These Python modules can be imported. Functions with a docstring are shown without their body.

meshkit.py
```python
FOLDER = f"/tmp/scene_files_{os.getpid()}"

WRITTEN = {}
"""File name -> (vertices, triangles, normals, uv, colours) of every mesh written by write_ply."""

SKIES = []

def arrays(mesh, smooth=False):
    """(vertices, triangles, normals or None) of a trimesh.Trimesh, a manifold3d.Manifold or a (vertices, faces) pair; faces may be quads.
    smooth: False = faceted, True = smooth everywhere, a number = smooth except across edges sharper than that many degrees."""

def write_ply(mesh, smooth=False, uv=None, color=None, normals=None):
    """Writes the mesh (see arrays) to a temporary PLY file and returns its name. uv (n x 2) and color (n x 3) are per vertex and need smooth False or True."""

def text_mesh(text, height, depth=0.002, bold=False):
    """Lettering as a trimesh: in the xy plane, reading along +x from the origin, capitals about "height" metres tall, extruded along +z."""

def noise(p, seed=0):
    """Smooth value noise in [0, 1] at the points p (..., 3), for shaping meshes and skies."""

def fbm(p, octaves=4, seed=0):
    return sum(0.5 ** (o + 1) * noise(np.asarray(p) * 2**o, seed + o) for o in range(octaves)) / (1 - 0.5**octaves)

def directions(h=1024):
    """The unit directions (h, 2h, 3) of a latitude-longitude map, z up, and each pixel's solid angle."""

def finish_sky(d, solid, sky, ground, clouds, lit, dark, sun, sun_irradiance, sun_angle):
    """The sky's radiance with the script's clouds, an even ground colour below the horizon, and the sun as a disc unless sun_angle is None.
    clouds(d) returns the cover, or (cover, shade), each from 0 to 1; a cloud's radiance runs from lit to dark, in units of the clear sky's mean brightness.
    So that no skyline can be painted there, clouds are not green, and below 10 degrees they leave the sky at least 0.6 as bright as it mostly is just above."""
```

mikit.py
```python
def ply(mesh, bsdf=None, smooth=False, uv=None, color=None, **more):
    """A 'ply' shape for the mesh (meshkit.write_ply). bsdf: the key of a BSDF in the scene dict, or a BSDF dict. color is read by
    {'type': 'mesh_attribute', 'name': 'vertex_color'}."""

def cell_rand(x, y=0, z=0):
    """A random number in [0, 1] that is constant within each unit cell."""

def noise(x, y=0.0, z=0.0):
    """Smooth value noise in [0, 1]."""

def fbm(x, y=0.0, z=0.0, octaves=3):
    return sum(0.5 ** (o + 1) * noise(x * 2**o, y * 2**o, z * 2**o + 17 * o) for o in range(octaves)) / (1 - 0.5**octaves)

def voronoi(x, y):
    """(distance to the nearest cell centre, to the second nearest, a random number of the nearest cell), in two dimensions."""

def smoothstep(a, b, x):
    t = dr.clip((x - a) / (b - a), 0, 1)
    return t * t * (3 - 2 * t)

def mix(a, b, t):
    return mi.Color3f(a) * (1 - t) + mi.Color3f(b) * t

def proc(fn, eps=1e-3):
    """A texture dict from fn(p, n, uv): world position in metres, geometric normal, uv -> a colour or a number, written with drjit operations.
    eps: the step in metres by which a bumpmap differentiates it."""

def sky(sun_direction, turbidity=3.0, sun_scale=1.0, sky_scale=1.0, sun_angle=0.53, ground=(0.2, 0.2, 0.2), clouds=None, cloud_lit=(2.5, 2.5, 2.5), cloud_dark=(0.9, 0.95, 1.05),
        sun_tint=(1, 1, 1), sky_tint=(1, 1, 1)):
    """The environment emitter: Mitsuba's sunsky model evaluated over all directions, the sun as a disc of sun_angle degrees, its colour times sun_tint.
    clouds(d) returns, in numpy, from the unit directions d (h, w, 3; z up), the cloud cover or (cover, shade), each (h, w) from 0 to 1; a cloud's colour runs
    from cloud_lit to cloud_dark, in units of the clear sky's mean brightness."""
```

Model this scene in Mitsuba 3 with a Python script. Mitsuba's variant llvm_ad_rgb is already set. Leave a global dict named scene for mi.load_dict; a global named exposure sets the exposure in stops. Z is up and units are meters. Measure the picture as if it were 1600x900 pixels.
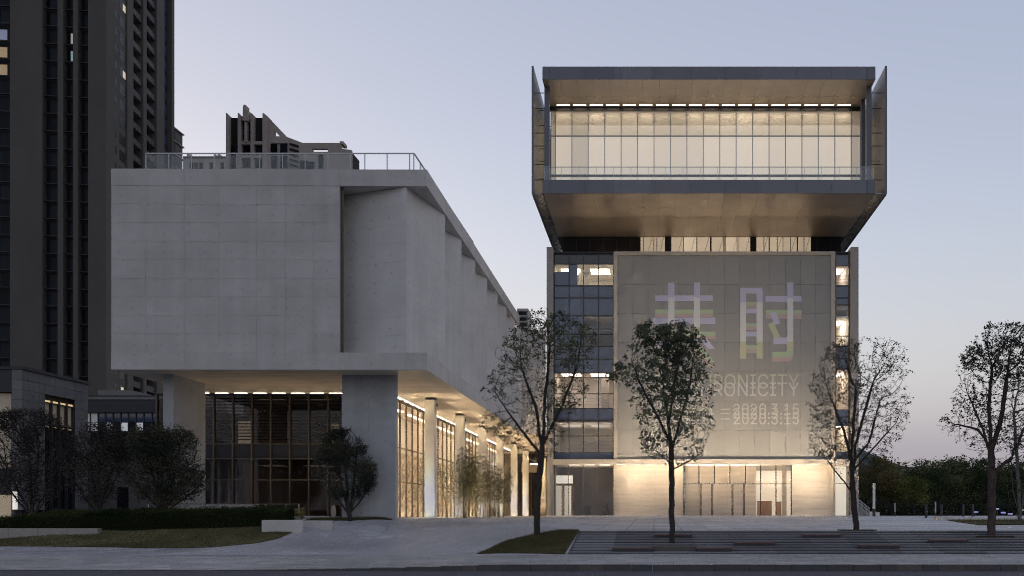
import math, random
import numpy as np
import trimesh, shapely
from shapely.geometry import Polygon, Point, LineString, box as sbox
from shapely import affinity
from scipy.spatial import cKDTree, Delaunay
from scipy.interpolate import RBFInterpolator
import drjit as dr
import mitsuba as mi
import mikit, meshkit

random.seed(7)
RNG = np.random.default_rng(7)
T4 = mi.ScalarTransform4f
scene, labels = {}, {}

# ------------------------------------------------------------------ camera, sky, exposure
F, VX, VY, CZ = 1540.0, 1022.0, 804.0, 0.13     # focal length and vanishing point of the shifted lens (1600 px wide picture), eye height over the plaza
scene['camera'] = {'type': 'perspective', 'fov': math.degrees(2 * math.atan(800 / F)), 'fov_axis': 'x', 'near_clip': 0.1, 'far_clip': 6000.0,
                   'principal_point_offset_x': (800 - VX) / 1600.0, 'principal_point_offset_y': (450 - VY) / 900.0,
                   'to_world': T4().look_at(origin=[0, 0, CZ], target=[0, 10, CZ], up=[0, 0, 1])}
exposure = 3.82
EL = 0.71                      # strength of every lamp and lit window


def veil(d):
    """A thin, soft haze, thicker low down."""
    el = np.degrees(np.arcsin(np.clip(d[..., 2], 0, 1)))
    n = meshkit.fbm(d * np.array([2.0, 2.0, 7.0]), 4, seed=3)
    cover = 0.32 + 0.16 * (n - 0.5) + 0.79 * np.exp(-(el / 8.0) ** 2)
    shade = np.clip(0.08 + 0.2 * (n - 0.5) + 0.8 * np.exp(-el / 6.0), 0, 1)
    return np.clip(cover, 0, 0.97), shade


SUN_AZ, SUN_EL = math.radians(-53), math.radians(5.5)
scene['sky_light'] = mikit.sky((math.sin(SUN_AZ) * math.cos(SUN_EL), math.cos(SUN_AZ) * math.cos(SUN_EL), math.sin(SUN_EL)), turbidity=2.2, sun_scale=0.0,
                               sky_scale=1.0, sky_tint=(0.985, 0.868, 0.99), clouds=veil, cloud_lit=(1.385, 1.33, 1.46), cloud_dark=(0.545, 0.48, 0.555))
scene['sky_light']['sampling_weight'] = 30.0
WARM, WARMW, COOL = (1.0, 0.76, 0.50), (1.0, 0.83, 0.62), (0.85, 0.95, 1.0)

# ------------------------------------------------------------------ helpers


def X(px, Y): return (px - VX) / F * Y
def Z(py, Y): return CZ - (py - VY) / F * Y


def key_of(name, parent=None):
    base = f'{parent}__{name}' if parent else name
    k, n = base, 0
    while k in scene or k in labels or k in _used:
        n += 1
        k = f'{base}_{n:03d}'
    _used.add(k)
    return k


_used = set()


def thing(name, label, cat, group=None):
    k = key_of(name)
    labels[k] = {'label': label, 'category': cat}
    if group: labels[k]['group'] = group
    return k


def put(name, mesh, mat, parent=None, smooth=False, label=None, cat=None, group=None, kind=None, emit=None, weight=1.0, tw=None):
    k = key_of(name, parent)
    d = mesh if isinstance(mesh, dict) else mikit.ply(mesh, mat, smooth=smooth)
    d = dict(d)
    if emit is not None: d['emitter'] = {'type': 'area', 'radiance': {'type': 'rgb', 'value': [float(c) * EL for c in emit]}, 'sampling_weight': float(weight)}
    if tw is not None: d['to_world'] = tw
    scene[k] = d
    lb = {a: b for a, b in (('label', label), ('category', cat), ('group', group), ('kind', kind)) if b}
    if lb: labels[k] = lb
    return k


_BF = np.array([[0, 2, 1], [0, 3, 2], [4, 5, 6], [4, 6, 7], [0, 1, 5], [0, 5, 4], [1, 2, 6], [1, 6, 5], [2, 3, 7], [2, 7, 6], [3, 0, 4], [3, 4, 7]])


def bx(x0, x1, y0, y1, z0, z1):
    v = np.array([[x0, y0, z0], [x1, y0, z0], [x1, y1, z0], [x0, y1, z0], [x0, y0, z1], [x1, y0, z1], [x1, y1, z1], [x0, y1, z1]], float)
    return trimesh.Trimesh(v, _BF.copy(), process=False)


def join(ms): return trimesh.util.concatenate(ms)


def quad(a, b, c, d):
    return trimesh.Trimesh(np.array([a, b, c, d], float), np.array([[0, 1, 2], [0, 2, 3]]), process=False)


def slab(p0, p1, z0, z1, t0, t1):
    """An upright slab along the plan line p0 -> p1; t0..t1 measured to the right of its direction."""
    p0, p1 = np.array(p0, float), np.array(p1, float)
    d = (p1 - p0) / np.linalg.norm(p1 - p0)
    n = np.array([d[1], -d[0]])
    c = [p0 + n * t0, p0 + n * t1, p1 + n * t1, p1 + n * t0]
    v = np.array([[*q, z] for z in (z0, z1) for q in c])
    m = trimesh.Trimesh(v, _BF.copy(), process=False)
    if m.volume < 0: m.invert()
    return m


def bar(a, b, w, h=None):
    a, b = np.array(a, float), np.array(b, float)
    h = h or w
    t = (b - a) / np.linalg.norm(b - a)
    s = np.cross(t, [0, 0, 1.0]) if abs(t[2]) < 0.95 else np.cross(t, [0, 1.0, 0])
    s /= np.linalg.norm(s); u = np.cross(s, t)
    c = [-s * w / 2 - u * h / 2, s * w / 2 - u * h / 2, s * w / 2 + u * h / 2, -s * w / 2 + u * h / 2]
    v = np.array([a + q for q in c] + [b + q for q in c])
    m = trimesh.Trimesh(v, _BF.copy(), process=False)
    if m.volume < 0: m.invert()
    return m


def tube(pts, radii, sides=6):
    p = np.asarray(pts, float); r = np.broadcast_to(radii, (len(p),))
    t = np.gradient(p, axis=0); t /= np.linalg.norm(t, axis=1, keepdims=True) + 1e-12
    a = np.cross(t, np.where(np.abs(t[:, 2:]) < 0.9, [0, 0, 1.0], [1.0, 0, 0])); a /= np.linalg.norm(a, axis=1, keepdims=True) + 1e-12
    b = np.cross(t, a); ang = np.arange(sides) * 2 * np.pi / sides
    v = p[:, None] + r[:, None, None] * (np.cos(ang)[None, :, None] * a[:, None] + np.sin(ang)[None, :, None] * b[:, None])
    i, j = np.meshgrid(np.arange(len(p) - 1), np.arange(sides), indexing='ij')
    q = np.stack([i * sides + j, i * sides + (j + 1) % sides, (i + 1) * sides + (j + 1) % sides, (i + 1) * sides + j], -1).reshape(-1, 4)
    return trimesh.Trimesh(v.reshape(-1, 3), np.vstack([q[:, [0, 1, 2]], q[:, [0, 2, 3]]]), process=False)


def rotz(m, deg, about):
    m = m.copy()
    m.apply_transform(trimesh.transformations.rotation_matrix(math.radians(deg), [0, 0, 1], [about[0], about[1], 0]))
    return m


# ------------------------------------------------------------------ materials
def rgb(c): return {'type': 'rgb', 'value': [float(v) for v in c]}


def mat(name, color, rough=0.6, metallic=0.0, spec=0.5, two=False, **kw):
    c = mikit.proc(color) if callable(color) else rgb(color)
    b = {'type': 'principled', 'base_color': c, 'roughness': float(rough), 'metallic': float(metallic), 'specular': float(spec), **kw}
    scene[name] = {'type': 'twosided', 'b': b} if two else b
    return name


def concrete_fn(base, amp=0.35, holes=True, warm=0.0):
    base = np.array(base)

    def fn(p, n, uv):
        big = mikit.fbm(p.x * 0.55, p.y * 0.55, p.z * 0.8, octaves=5)
        fine = mikit.fbm(p.x * 5, p.y * 5, p.z * 5, octaves=3)
        streak = mikit.fbm((p.x + p.y) * 2.6, 3.0, p.z * 0.13, octaves=4)
        k = 1 + amp * (big - 0.5) + 0.35 * amp * (fine - 0.5) + 0.5 * amp * (streak - 0.5)
        if holes:
            a, b = (p.x + p.y) / 0.62, p.z / 0.415
            ca, cb = dr.floor(a), dr.floor(b)
            jx = mikit.cell_rand(ca, cb, 5) * 0.4 + 0.3
            d = dr.sqrt(dr.square((a - ca - jx) * 0.62) + dr.square((b - cb - 0.5) * 0.415))
            on = mikit.cell_rand(ca, cb, 9) > 0.55
            k = k * (1 - dr.select(on, 0.30, 0.0) * (1 - mikit.smoothstep(0.018, 0.05, d)))
        return mi.Color3f(*[float(c) for c in base]) * k
    return fn


mat('m_concrete', concrete_fn((0.45, 0.432, 0.41), 0.32), 0.75, spec=0.3)
mat('m_concrete_b', concrete_fn((0.458, 0.44, 0.418), 0.32), 0.75, spec=0.3)
mat('m_concrete_c', concrete_fn((0.44, 0.424, 0.403), 0.32), 0.75, spec=0.3)
mat('m_concrete_fin', concrete_fn((0.54, 0.522, 0.50), 0.3), 0.75, spec=0.3)
mat('m_concrete_pier', concrete_fn((0.345, 0.35, 0.352), 0.45), 0.75, spec=0.3)
mat('m_joint', (0.2, 0.195, 0.19), 0.9, spec=0.1)


def soffit_fn(p, n, uv):
    g = mikit.fbm(p.x * 0.6, p.y * 4.0, 1.0, octaves=3)
    j = dr.abs(p.y / 2.2 - dr.floor(p.y / 2.2) - 0.5)
    return mi.Color3f(0.46, 0.41, 0.345) * (0.8 + 0.4 * g) * dr.select(j > 0.494, 0.75, 1.0)


mat('m_soffit', soffit_fn, 0.32, spec=0.5)
mat('m_column', concrete_fn((0.60, 0.575, 0.52), 0.18, False), 0.7, spec=0.3)


def stone_fn(p, n, uv):
    """Warm travertine with level grain."""
    g = mikit.fbm(p.x * 0.5 + p.y * 0.5, p.y, p.z * 5, octaves=4)
    f = mikit.fbm(p.x * 3, p.y * 3, p.z * 14, octaves=3)
    return mi.Color3f(0.52, 0.455, 0.375) * (0.78 + 0.34 * g + 0.14 * f)


mat('m_stone', stone_fn, 0.6, spec=0.3)


def relief_fn(p, n, uv):
    r = p.z / 0.16
    c = mikit.cell_rand(dr.floor(r), dr.floor(p.y / 0.5 + mikit.cell_rand(dr.floor(r), 2) * 3), 1)
    return mi.Color3f(0.58, 0.50, 0.40) * (0.45 + 0.8 * c)


mat('m_relief', relief_fn, 0.8, spec=0.2)
mat('m_fascia', lambda p, n, uv: mi.Color3f(0.135, 0.138, 0.158) * (0.9 + 0.2 * mikit.cell_rand(dr.floor((p.x + 8.47) / 2.74), 1, 1)) * (0.94 + 0.12 * mikit.fbm(p.x, p.y, p.z * 2)), 0.42, 0.25)
mat('m_metal_dark', (0.045, 0.045, 0.052), 0.45, 0.3)
mat('m_bronze_frame', (0.12, 0.095, 0.072), 0.4, 0.4)
mat('m_soffit_metal', lambda p, n, uv: mi.Color3f(0.46, 0.385, 0.315) * (0.88 + 0.24 * mikit.fbm(p.x * 0.7, p.y * 0.7, 2.0)), 0.42, 0.5)
mat('m_fin', lambda p, n, uv: mi.Color3f(0.21, 0.195, 0.18) * (0.88 + 0.24 * mikit.fbm(p.y * 0.7, p.z * 0.7, 2.0)), 0.4, 0.4)
mat('m_panel', lambda p, n, uv: mi.Color3f(0.262, 0.257, 0.246) * (0.94 + 0.1 * mikit.cell_rand(dr.floor((p.x + 2.96) / 1.2353), dr.floor((p.z - 4.63) / 2.368), 1) + 0.05 * mikit.fbm(p.x * 2, 1.0, p.z * 2)), 0.6, spec=0.3)
mat('m_pylon', concrete_fn((0.30, 0.28, 0.255), 0.2, False), 0.7, spec=0.3)
mat('m_frame_stone', concrete_fn((0.40, 0.36, 0.31), 0.15, False), 0.6, spec=0.3)
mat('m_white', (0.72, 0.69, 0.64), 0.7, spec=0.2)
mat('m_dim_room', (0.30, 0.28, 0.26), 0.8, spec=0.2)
mat('m_dark_room', (0.05, 0.048, 0.045), 0.8, spec=0.2)
mat('m_wood', lambda p, n, uv: mi.Color3f(0.33, 0.17, 0.08) * (0.75 + 0.5 * mikit.fbm(p.x * 6, p.y * 6, p.z * 0.8)), 0.5)
mat('m_wood_dark', lambda p, n, uv: mi.Color3f(0.20, 0.115, 0.06) * (0.7 + 0.6 * mikit.fbm(p.x * 8, p.y * 8, p.z * 0.8)), 0.5)
mat('m_spandrel', lambda p, n, uv: mi.Color3f(0.034, 0.052, 0.105) * (0.8 + 0.4 * mikit.cell_rand(dr.floor(p.x / 1.21), dr.floor(p.z * 1.1), 3)), 0.08, spec=0.9)
mat('m_dark_glass', (0.012, 0.013, 0.017), 0.06, spec=0.7)
mat('m_lamp', (0.8, 0.8, 0.8), 0.6)
mat('m_frost', (0.42, 0.39, 0.34), 0.5, spec=0.4)
scene['m_glass'] = {'type': 'thindielectric', 'int_ior': 1.5}
scene['m_glass_dark'] = {'type': 'thindielectric', 'int_ior': 1.28, 'specular_transmittance': rgb((0.35, 0.35, 0.37))}
scene['m_rail_glass'] = {'type': 'thindielectric', 'int_ior': 1.5, 'specular_transmittance': rgb((0.9, 0.93, 0.93))}
mat('m_steel', (0.42, 0.42, 0.43), 0.4, 0.6)
mat('m_tower_stone', lambda p, n, uv: mi.Color3f(0.088, 0.080, 0.073) * (0.85 + 0.3 * mikit.fbm(p.x * 0.3, p.y * 0.3, p.z * 0.1)) * dr.select(dr.abs(p.z / 2.92 - dr.floor(p.z / 2.92) - 0.5) > 0.49, 0.9, 1.0), 0.7, spec=0.2)
mat('m_tower_recess', (0.016, 0.016, 0.018), 0.7, spec=0.2)
mat('m_tower_rear', lambda p, n, uv: mi.Color3f(0.36, 0.31, 0.28) * (0.85 + 0.3 * mikit.fbm(p.x * 0.3, p.y * 0.3, p.z * 0.2)), 0.8, spec=0.2)
mat('m_tower_glass', (0.014, 0.017, 0.024), 0.12, spec=0.6)
mat('m_podium', lambda p, n, uv: mi.Color3f(0.155, 0.15, 0.15) * (0.88 + 0.24 * mikit.cell_rand(dr.floor(p.y / 1.25), dr.floor(p.z / 0.6), 1)), 0.65, spec=0.3)
mat('m_podium_dark', (0.022, 0.023, 0.03), 0.5, spec=0.4)


def pave_fn(base, sx, sy, jx, jy, var, ang=0.0):
    ca, sa = math.cos(ang), math.sin(ang)

    def fn(p, n, uv):
        u, v = p.x * ca + p.y * sa, p.y * ca - p.x * sa
        row = dr.floor(v / sy)
        a = u / sx + mikit.cell_rand(row, 3) * jx
        c = mikit.cell_rand(dr.floor(a), row, 7)
        fu, fv = a - dr.floor(a), v / sy - row
        edge = dr.minimum(dr.minimum(fu, 1 - fu) * sx, dr.minimum(fv, 1 - fv) * sy)
        joint = 1 - mikit.smoothstep(jy * 0.4, jy, edge)
        wear = mikit.fbm(p.x * 0.22, p.y * 0.35, 1.0, octaves=4)
        return mi.Color3f(*base) * (1 + var * (c - 0.5)) * (0.68 + 0.64 * wear) * (1 - 0.55 * joint)
    return fn


mat('m_plaza', pave_fn((0.335, 0.328, 0.34), 1.2, 1.2, 0.0, 0.025, 0.3), 0.5, spec=0.35)
mat('m_ramp', pave_fn((0.29, 0.285, 0.295), 0.6, 0.15, 1.0, 0.012, 0.22, 0.9), 0.6, spec=0.3)
mat('m_sidewalk', pave_fn((0.245, 0.237, 0.232), 0.6, 0.4, 1.0, 0.014, 0.4), 0.65, spec=0.3)
mat('m_step', pave_fn((0.165, 0.166, 0.178), 1.5, 9.0, 1.0, 0.01, 0.5), 0.6, spec=0.3)
mat('m_kerb', lambda p, n, uv: mi.Color3f(0.062, 0.059, 0.058) * (0.7 + 0.6 * mikit.fbm(p.x * 2.5, p.y * 3, p.z * 6)), 0.7)
mat('m_kerb_b', lambda p, n, uv: mi.Color3f(0.085, 0.075, 0.068) * (0.7 + 0.6 * mikit.fbm(p.x * 2.5, p.y * 3, p.z * 6)), 0.7)
mat('m_kerb_c', lambda p, n, uv: mi.Color3f(0.055, 0.056, 0.062) * (0.7 + 0.6 * mikit.fbm(p.x * 2.5, p.y * 3, p.z * 6)), 0.7)
mat('m_asphalt', lambda p, n, uv: mi.Color3f(0.042, 0.041, 0.05) * (0.7 + 0.6 * mikit.fbm(p.x * 3, p.y * 3, 1.0)), 0.8)
mat('m_bench', lambda p, n, uv: mi.Color3f(0.095, 0.05, 0.045) * (0.7 + 0.6 * mikit.fbm(p.x * 1.0, p.y * 12, p.z * 12)), 0.6)
mat('m_soil', lambda p, n, uv: mi.Color3f(0.05, 0.042, 0.03) * (0.6 + 0.8 * mikit.fbm(p.x * 3, p.y * 3, p.z * 3)), 0.9, spec=0.1)
mat('m_lawn', lambda p, n, uv: mikit.mix((0.048, 0.047, 0.022), (0.095, 0.084, 0.042), mikit.smoothstep(0.3, 0.7, mikit.fbm(p.x * 0.5, p.y * 0.5, 1.0, octaves=4))) * (0.7 + 0.6 * mikit.fbm(p.x * 6, p.y * 6, 1.0)), 0.9, spec=0.1)
mat('m_blade', lambda p, n, uv: mikit.mix((0.052, 0.054, 0.022), (0.12, 0.105, 0.055), mikit.fbm(p.x * 0.7, p.y * 0.7, 3.0)), 0.8, spec=0.1, two=True)
mat('m_bark', lambda p, n, uv: mi.Color3f(0.045, 0.038, 0.034) * (0.5 + 1.0 * mikit.fbm(p.x * 14, p.y * 14, p.z * 4)), 0.9, spec=0.1)
mat('m_bark_red', lambda p, n, uv: mi.Color3f(0.068, 0.052, 0.046) * (0.5 + 1.0 * mikit.fbm(p.x * 14, p.y * 14, p.z * 4)), 0.9, spec=0.1)
mat('m_bark_grey', lambda p, n, uv: mi.Color3f(0.11, 0.105, 0.10) * (0.5 + 1.0 * mikit.fbm(p.x * 14, p.y * 14, p.z * 4)), 0.9, spec=0.1)
mat('m_far_ground', lambda p, n, uv: mi.Color3f(0.05, 0.052, 0.035) * (0.7 + 0.6 * mikit.fbm(p.x * 0.05, p.y * 0.05, 1.0)), 0.9, spec=0.1)
mat('m_hill', lambda p, n, uv: mi.Color3f(0.07, 0.085, 0.085) * (0.8 + 0.4 * mikit.fbm(p.x * 0.02, p.y * 0.02, p.z * 0.04)), 0.95, spec=0.05)


def leaf_mat(name, a, b, freq=1.3, trans=0.35):
    scene[name] = {'type': 'principledthin', 'base_color': mikit.proc(lambda p, n, uv: mikit.mix(a, b, mikit.smoothstep(0.25, 0.75, mikit.noise(p.x * freq, p.y * freq, p.z * freq))) * (0.7 + 0.6 * mikit.noise(p.x * 9, p.y * 9, p.z * 9))),
                   'roughness': 0.55, 'diff_trans': float(trans), 'spec_trans': 0.0, 'eta': 1.33}
    return name


leaf_mat('m_leaf', (0.062, 0.075, 0.048), (0.14, 0.15, 0.09))
leaf_mat('m_leaf_bright', (0.085, 0.10, 0.066), (0.19, 0.205, 0.13), 1.3, 0.5)
leaf_mat('m_leaf_dry', (0.055, 0.052, 0.036), (0.11, 0.098, 0.062))
leaf_mat('m_leaf_dark', (0.036, 0.042, 0.034), (0.085, 0.088, 0.06))
leaf_mat('m_leaf_plum', (0.05, 0.045, 0.045), (0.10, 0.086, 0.078))
leaf_mat('m_leaf_bamboo', (0.036, 0.038, 0.024), (0.075, 0.07, 0.046))
leaf_mat('m_leaf_far', (0.060, 0.078, 0.042), (0.135, 0.150, 0.069), 0.5)
leaf_mat('m_leaf_far_ochre', (0.085, 0.082, 0.04), (0.17, 0.145, 0.065), 0.5)
leaf_mat('m_leaf_far_dark', (0.045, 0.058, 0.042), (0.096, 0.112, 0.067), 0.5)
leaf_mat('m_leaf_far_bright', (0.096, 0.114, 0.036), (0.204, 0.216, 0.066), 0.5)
leaf_mat('m_hedge', (0.022, 0.032, 0.014), (0.05, 0.062, 0.026), 1.0)
leaf_mat('m_leaf_yellow', (0.20, 0.18, 0.06), (0.28, 0.24, 0.10), 2.0)

# ------------------------------------------------------------------ terrain
SW, RD = -1.30, -1.47            # sidewalk and road levels
KERB_Y, ST0, ST1, STX = 28.2, 35.5, 41.0, -3.1
cp = []
def ctl(px, py, Y): cp.append((X(px, Y), Y, Z(py, Y)))
def ctw(x, y, z): cp.append((x, y, z))
for x in np.arange(-40, 45, 4.0):
    ctw(x, KERB_Y, SW if x > -8 else (SW - 0.10 if x > -11 else SW - 0.15))
    ctw(x, 31.5, SW - (0.05 if x < -10 else 0)); ctw(x, 34.6, SW)
    if x >= -3: ctw(x, ST0, SW); ctw(x, ST1, -0.535); ctw(x, 60, -0.274); ctw(x, 80, -0.0); ctw(x, 110, 0.0)
    else: ctw(x, 80, -0.03); ctw(x, 110, 0.0); ctw(x, 66, -0.08)
for q in ((-100, 855, 43), (0, 855, 39.5), (170, 855.5, 39.5), (340, 855, 39.5), (430, 851, 39.5), (500, 862, 38.5), (500, 845, 40.8), (600, 830, 44), (620, 813, 46), (700, 812, 50), (700, 830, 42),
          (700, 860, 37), (800, 811, 55), (800, 829, 42), (800, 850, 37.5), (740, 867, 35.2), (880, 867, 35.3), (905, 829, 41), (0, 838, 44.4), (200, 832, 43.4), (330, 828.5, 42.6), (400, 826, 42.2),
          (0, 849, 41), (200, 848, 41), (300, 847, 41), (420, 840, 41), (0, 816, 49), (200, 813, 46.2), (300, 812, 45), (450, 812, 44.6), (452, 824, 42.2), (570, 810.5, 45.3), (500, 812, 46), (600, 812.5, 45), (-100, 840, 45), (-100, 815, 50),
          (480, 832, 41.8), (520, 822, 43.4)): ctl(*q)
for x in (-30, -24, -18): ctw(x, 56, -0.06)
cp = np.array(cp)
_rbf = RBFInterpolator(cp[:, :2], cp[:, 2], kernel='thin_plate_spline', smoothing=0.03, neighbors=40)


def ground_z(x, y):
    x, y = np.broadcast_arrays(np.asarray(x, float), np.asarray(y, float))
    q = np.stack([np.clip(x, -42, 44).ravel(), np.clip(y, KERB_Y, 110).ravel()], 1)
    z = _rbf(q).reshape(x.shape)
    yy = np.clip(y, KERB_Y, 200)
    plane = np.interp(yy, [KERB_Y, ST0, ST1, 80, 200], [SW, SW, -0.535, 0.0, 0.0])
    t = np.clip((x + 6.0) / 3.5, 0, 1); t = t * t * (3 - 2 * t)
    return z * (1 - t) + plane * t


def drape(poly, sp, dz=0.0, hf=ground_z, edge=None):
    poly = shapely.Polygon(poly) if not isinstance(poly, shapely.Geometry) else poly
    x0, y0, x1, y1 = poly.bounds
    gx, gy = np.meshgrid(np.arange(x0 + sp / 2, x1, sp), np.arange(y0 + sp / 2, y1, sp))
    pts = np.stack([gx.ravel(), gy.ravel()], 1)
    pts = pts[shapely.contains_xy(poly.buffer(-sp * 0.35), pts[:, 0], pts[:, 1])]
    ring = [np.array(poly.exterior.segmentize(edge or sp).coords)[:-1]] + [np.array(i.segmentize(edge or sp).coords)[:-1] for i in poly.interiors]
    p = np.vstack([pts] + ring)
    tri = Delaunay(p).simplices
    c = p[tri].mean(1)
    tri = tri[shapely.contains_xy(poly, c[:, 0], c[:, 1])]
    a, b, d = p[tri[:, 0]], p[tri[:, 1]], p[tri[:, 2]]
    cr = (b - a)[:, 0] * (d - a)[:, 1] - (b - a)[:, 1] * (d - a)[:, 0]
    tri[cr < 0] = tri[cr < 0][:, ::-1]; tri = tri[np.abs(cr) > 1e-9]
    z = hf(p[:, 0], p[:, 1]) + dz
    return trimesh.Trimesh(np.column_stack([p, z]), tri, process=False)


def W(px, Y): return (X(px, Y), Y)


RAMP = Polygon([W(330, 39.6), W(400, 40.0), W(440, 40.9), W(475, 42.4), W(520, 44.0), W(560, 44.7), W(612, 45.2), W(617, 46.2), (-11.9, 58), (-9.0, 66), (-6.2, 55), (-4.6, 44), (-3.4, 41), W(905, 41), W(850, 40), W(790, 38), W(742, 35.4),
                W(742, 34.7), (-18, 34.7), (-18, 38)])
STEPHOLE = sbox(STX, ST0, 26, ST1)
plaza_poly = sbox(-42, 34.6, 44, 120).difference(STEPHOLE)
put('plaza', drape(plaza_poly, 0.8), 'm_plaza', smooth=True, kind='structure')
put('ramp_paving', drape(RAMP.difference(sbox(STX, 30, 50, ST1 + 0.1)), 0.4, 0.006), 'm_ramp', smooth=True, kind='structure')
put('sidewalk', drape(sbox(-42, KERB_Y, 44, 34.7), 0.6, 0.004), 'm_sidewalk', smooth=True, kind='structure')
put('forecourt_paving', drape(Polygon([(-42, 34.6), (-42, 39.9), W(0, 39.7), W(170, 39.65), W(335, 39.7), (-17.5, 38), (-17.5, 34.6)]), 0.6, 0.005), mat('m_forecourt_vignette', pave_fn((0.22, 0.217, 0.226), 0.6, 0.3, 1.0, 0.014, 0.5, 0.15), 0.6, spec=0.3), smooth=True, kind='structure')  # ordinary paving, with the lens vignette put into its darker base
put('road', bx(-400, 400, -80, KERB_Y - 0.30, RD - 0.5, RD), 'm_asphalt', kind='structure')
far = sbox(-2500, 26, 2500, 4000).difference(sbox(-41, 25, 43, 119))
put('ground', join([trimesh.creation.triangulate_polygon(g, engine='earcut') if False else trimesh.Trimesh(np.column_stack([v, np.full(len(v), -0.12)]), f, process=False)
                    for g in getattr(far, 'geoms', [far]) for v, f in [trimesh.creation.triangulate_polygon(g, engine='earcut')]]), 'm_far_ground', kind='structure')

# kerb stones, each its own piece
x, i = -15.0, 0
rk = random.Random(3)
while x < 20:
    w = rk.choice([0.45, 0.6, 0.75, 1.0])
    top = float(ground_z(x + w / 2, KERB_Y)) + 0.004
    put('kerb_stone', bx(x + 0.006, x + w - 0.006, KERB_Y - 0.30, KERB_Y + 0.001, RD - 0.1, max(top + rk.uniform(-0.004, 0.004), RD + 0.02)), ('m_kerb', 'm_kerb_b', 'm_kerb_c', 'm_kerb')[rk.randrange(4)], 'sidewalk')
    x += w
put('kerb_bed', join([bx(-42, -15.0, KERB_Y - 0.30, KERB_Y, RD - 0.3, RD + 0.02), bx(20, 44, KERB_Y - 0.30, KERB_Y, RD - 0.3, SW)]), 'm_kerb_c', 'sidewalk')

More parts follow.
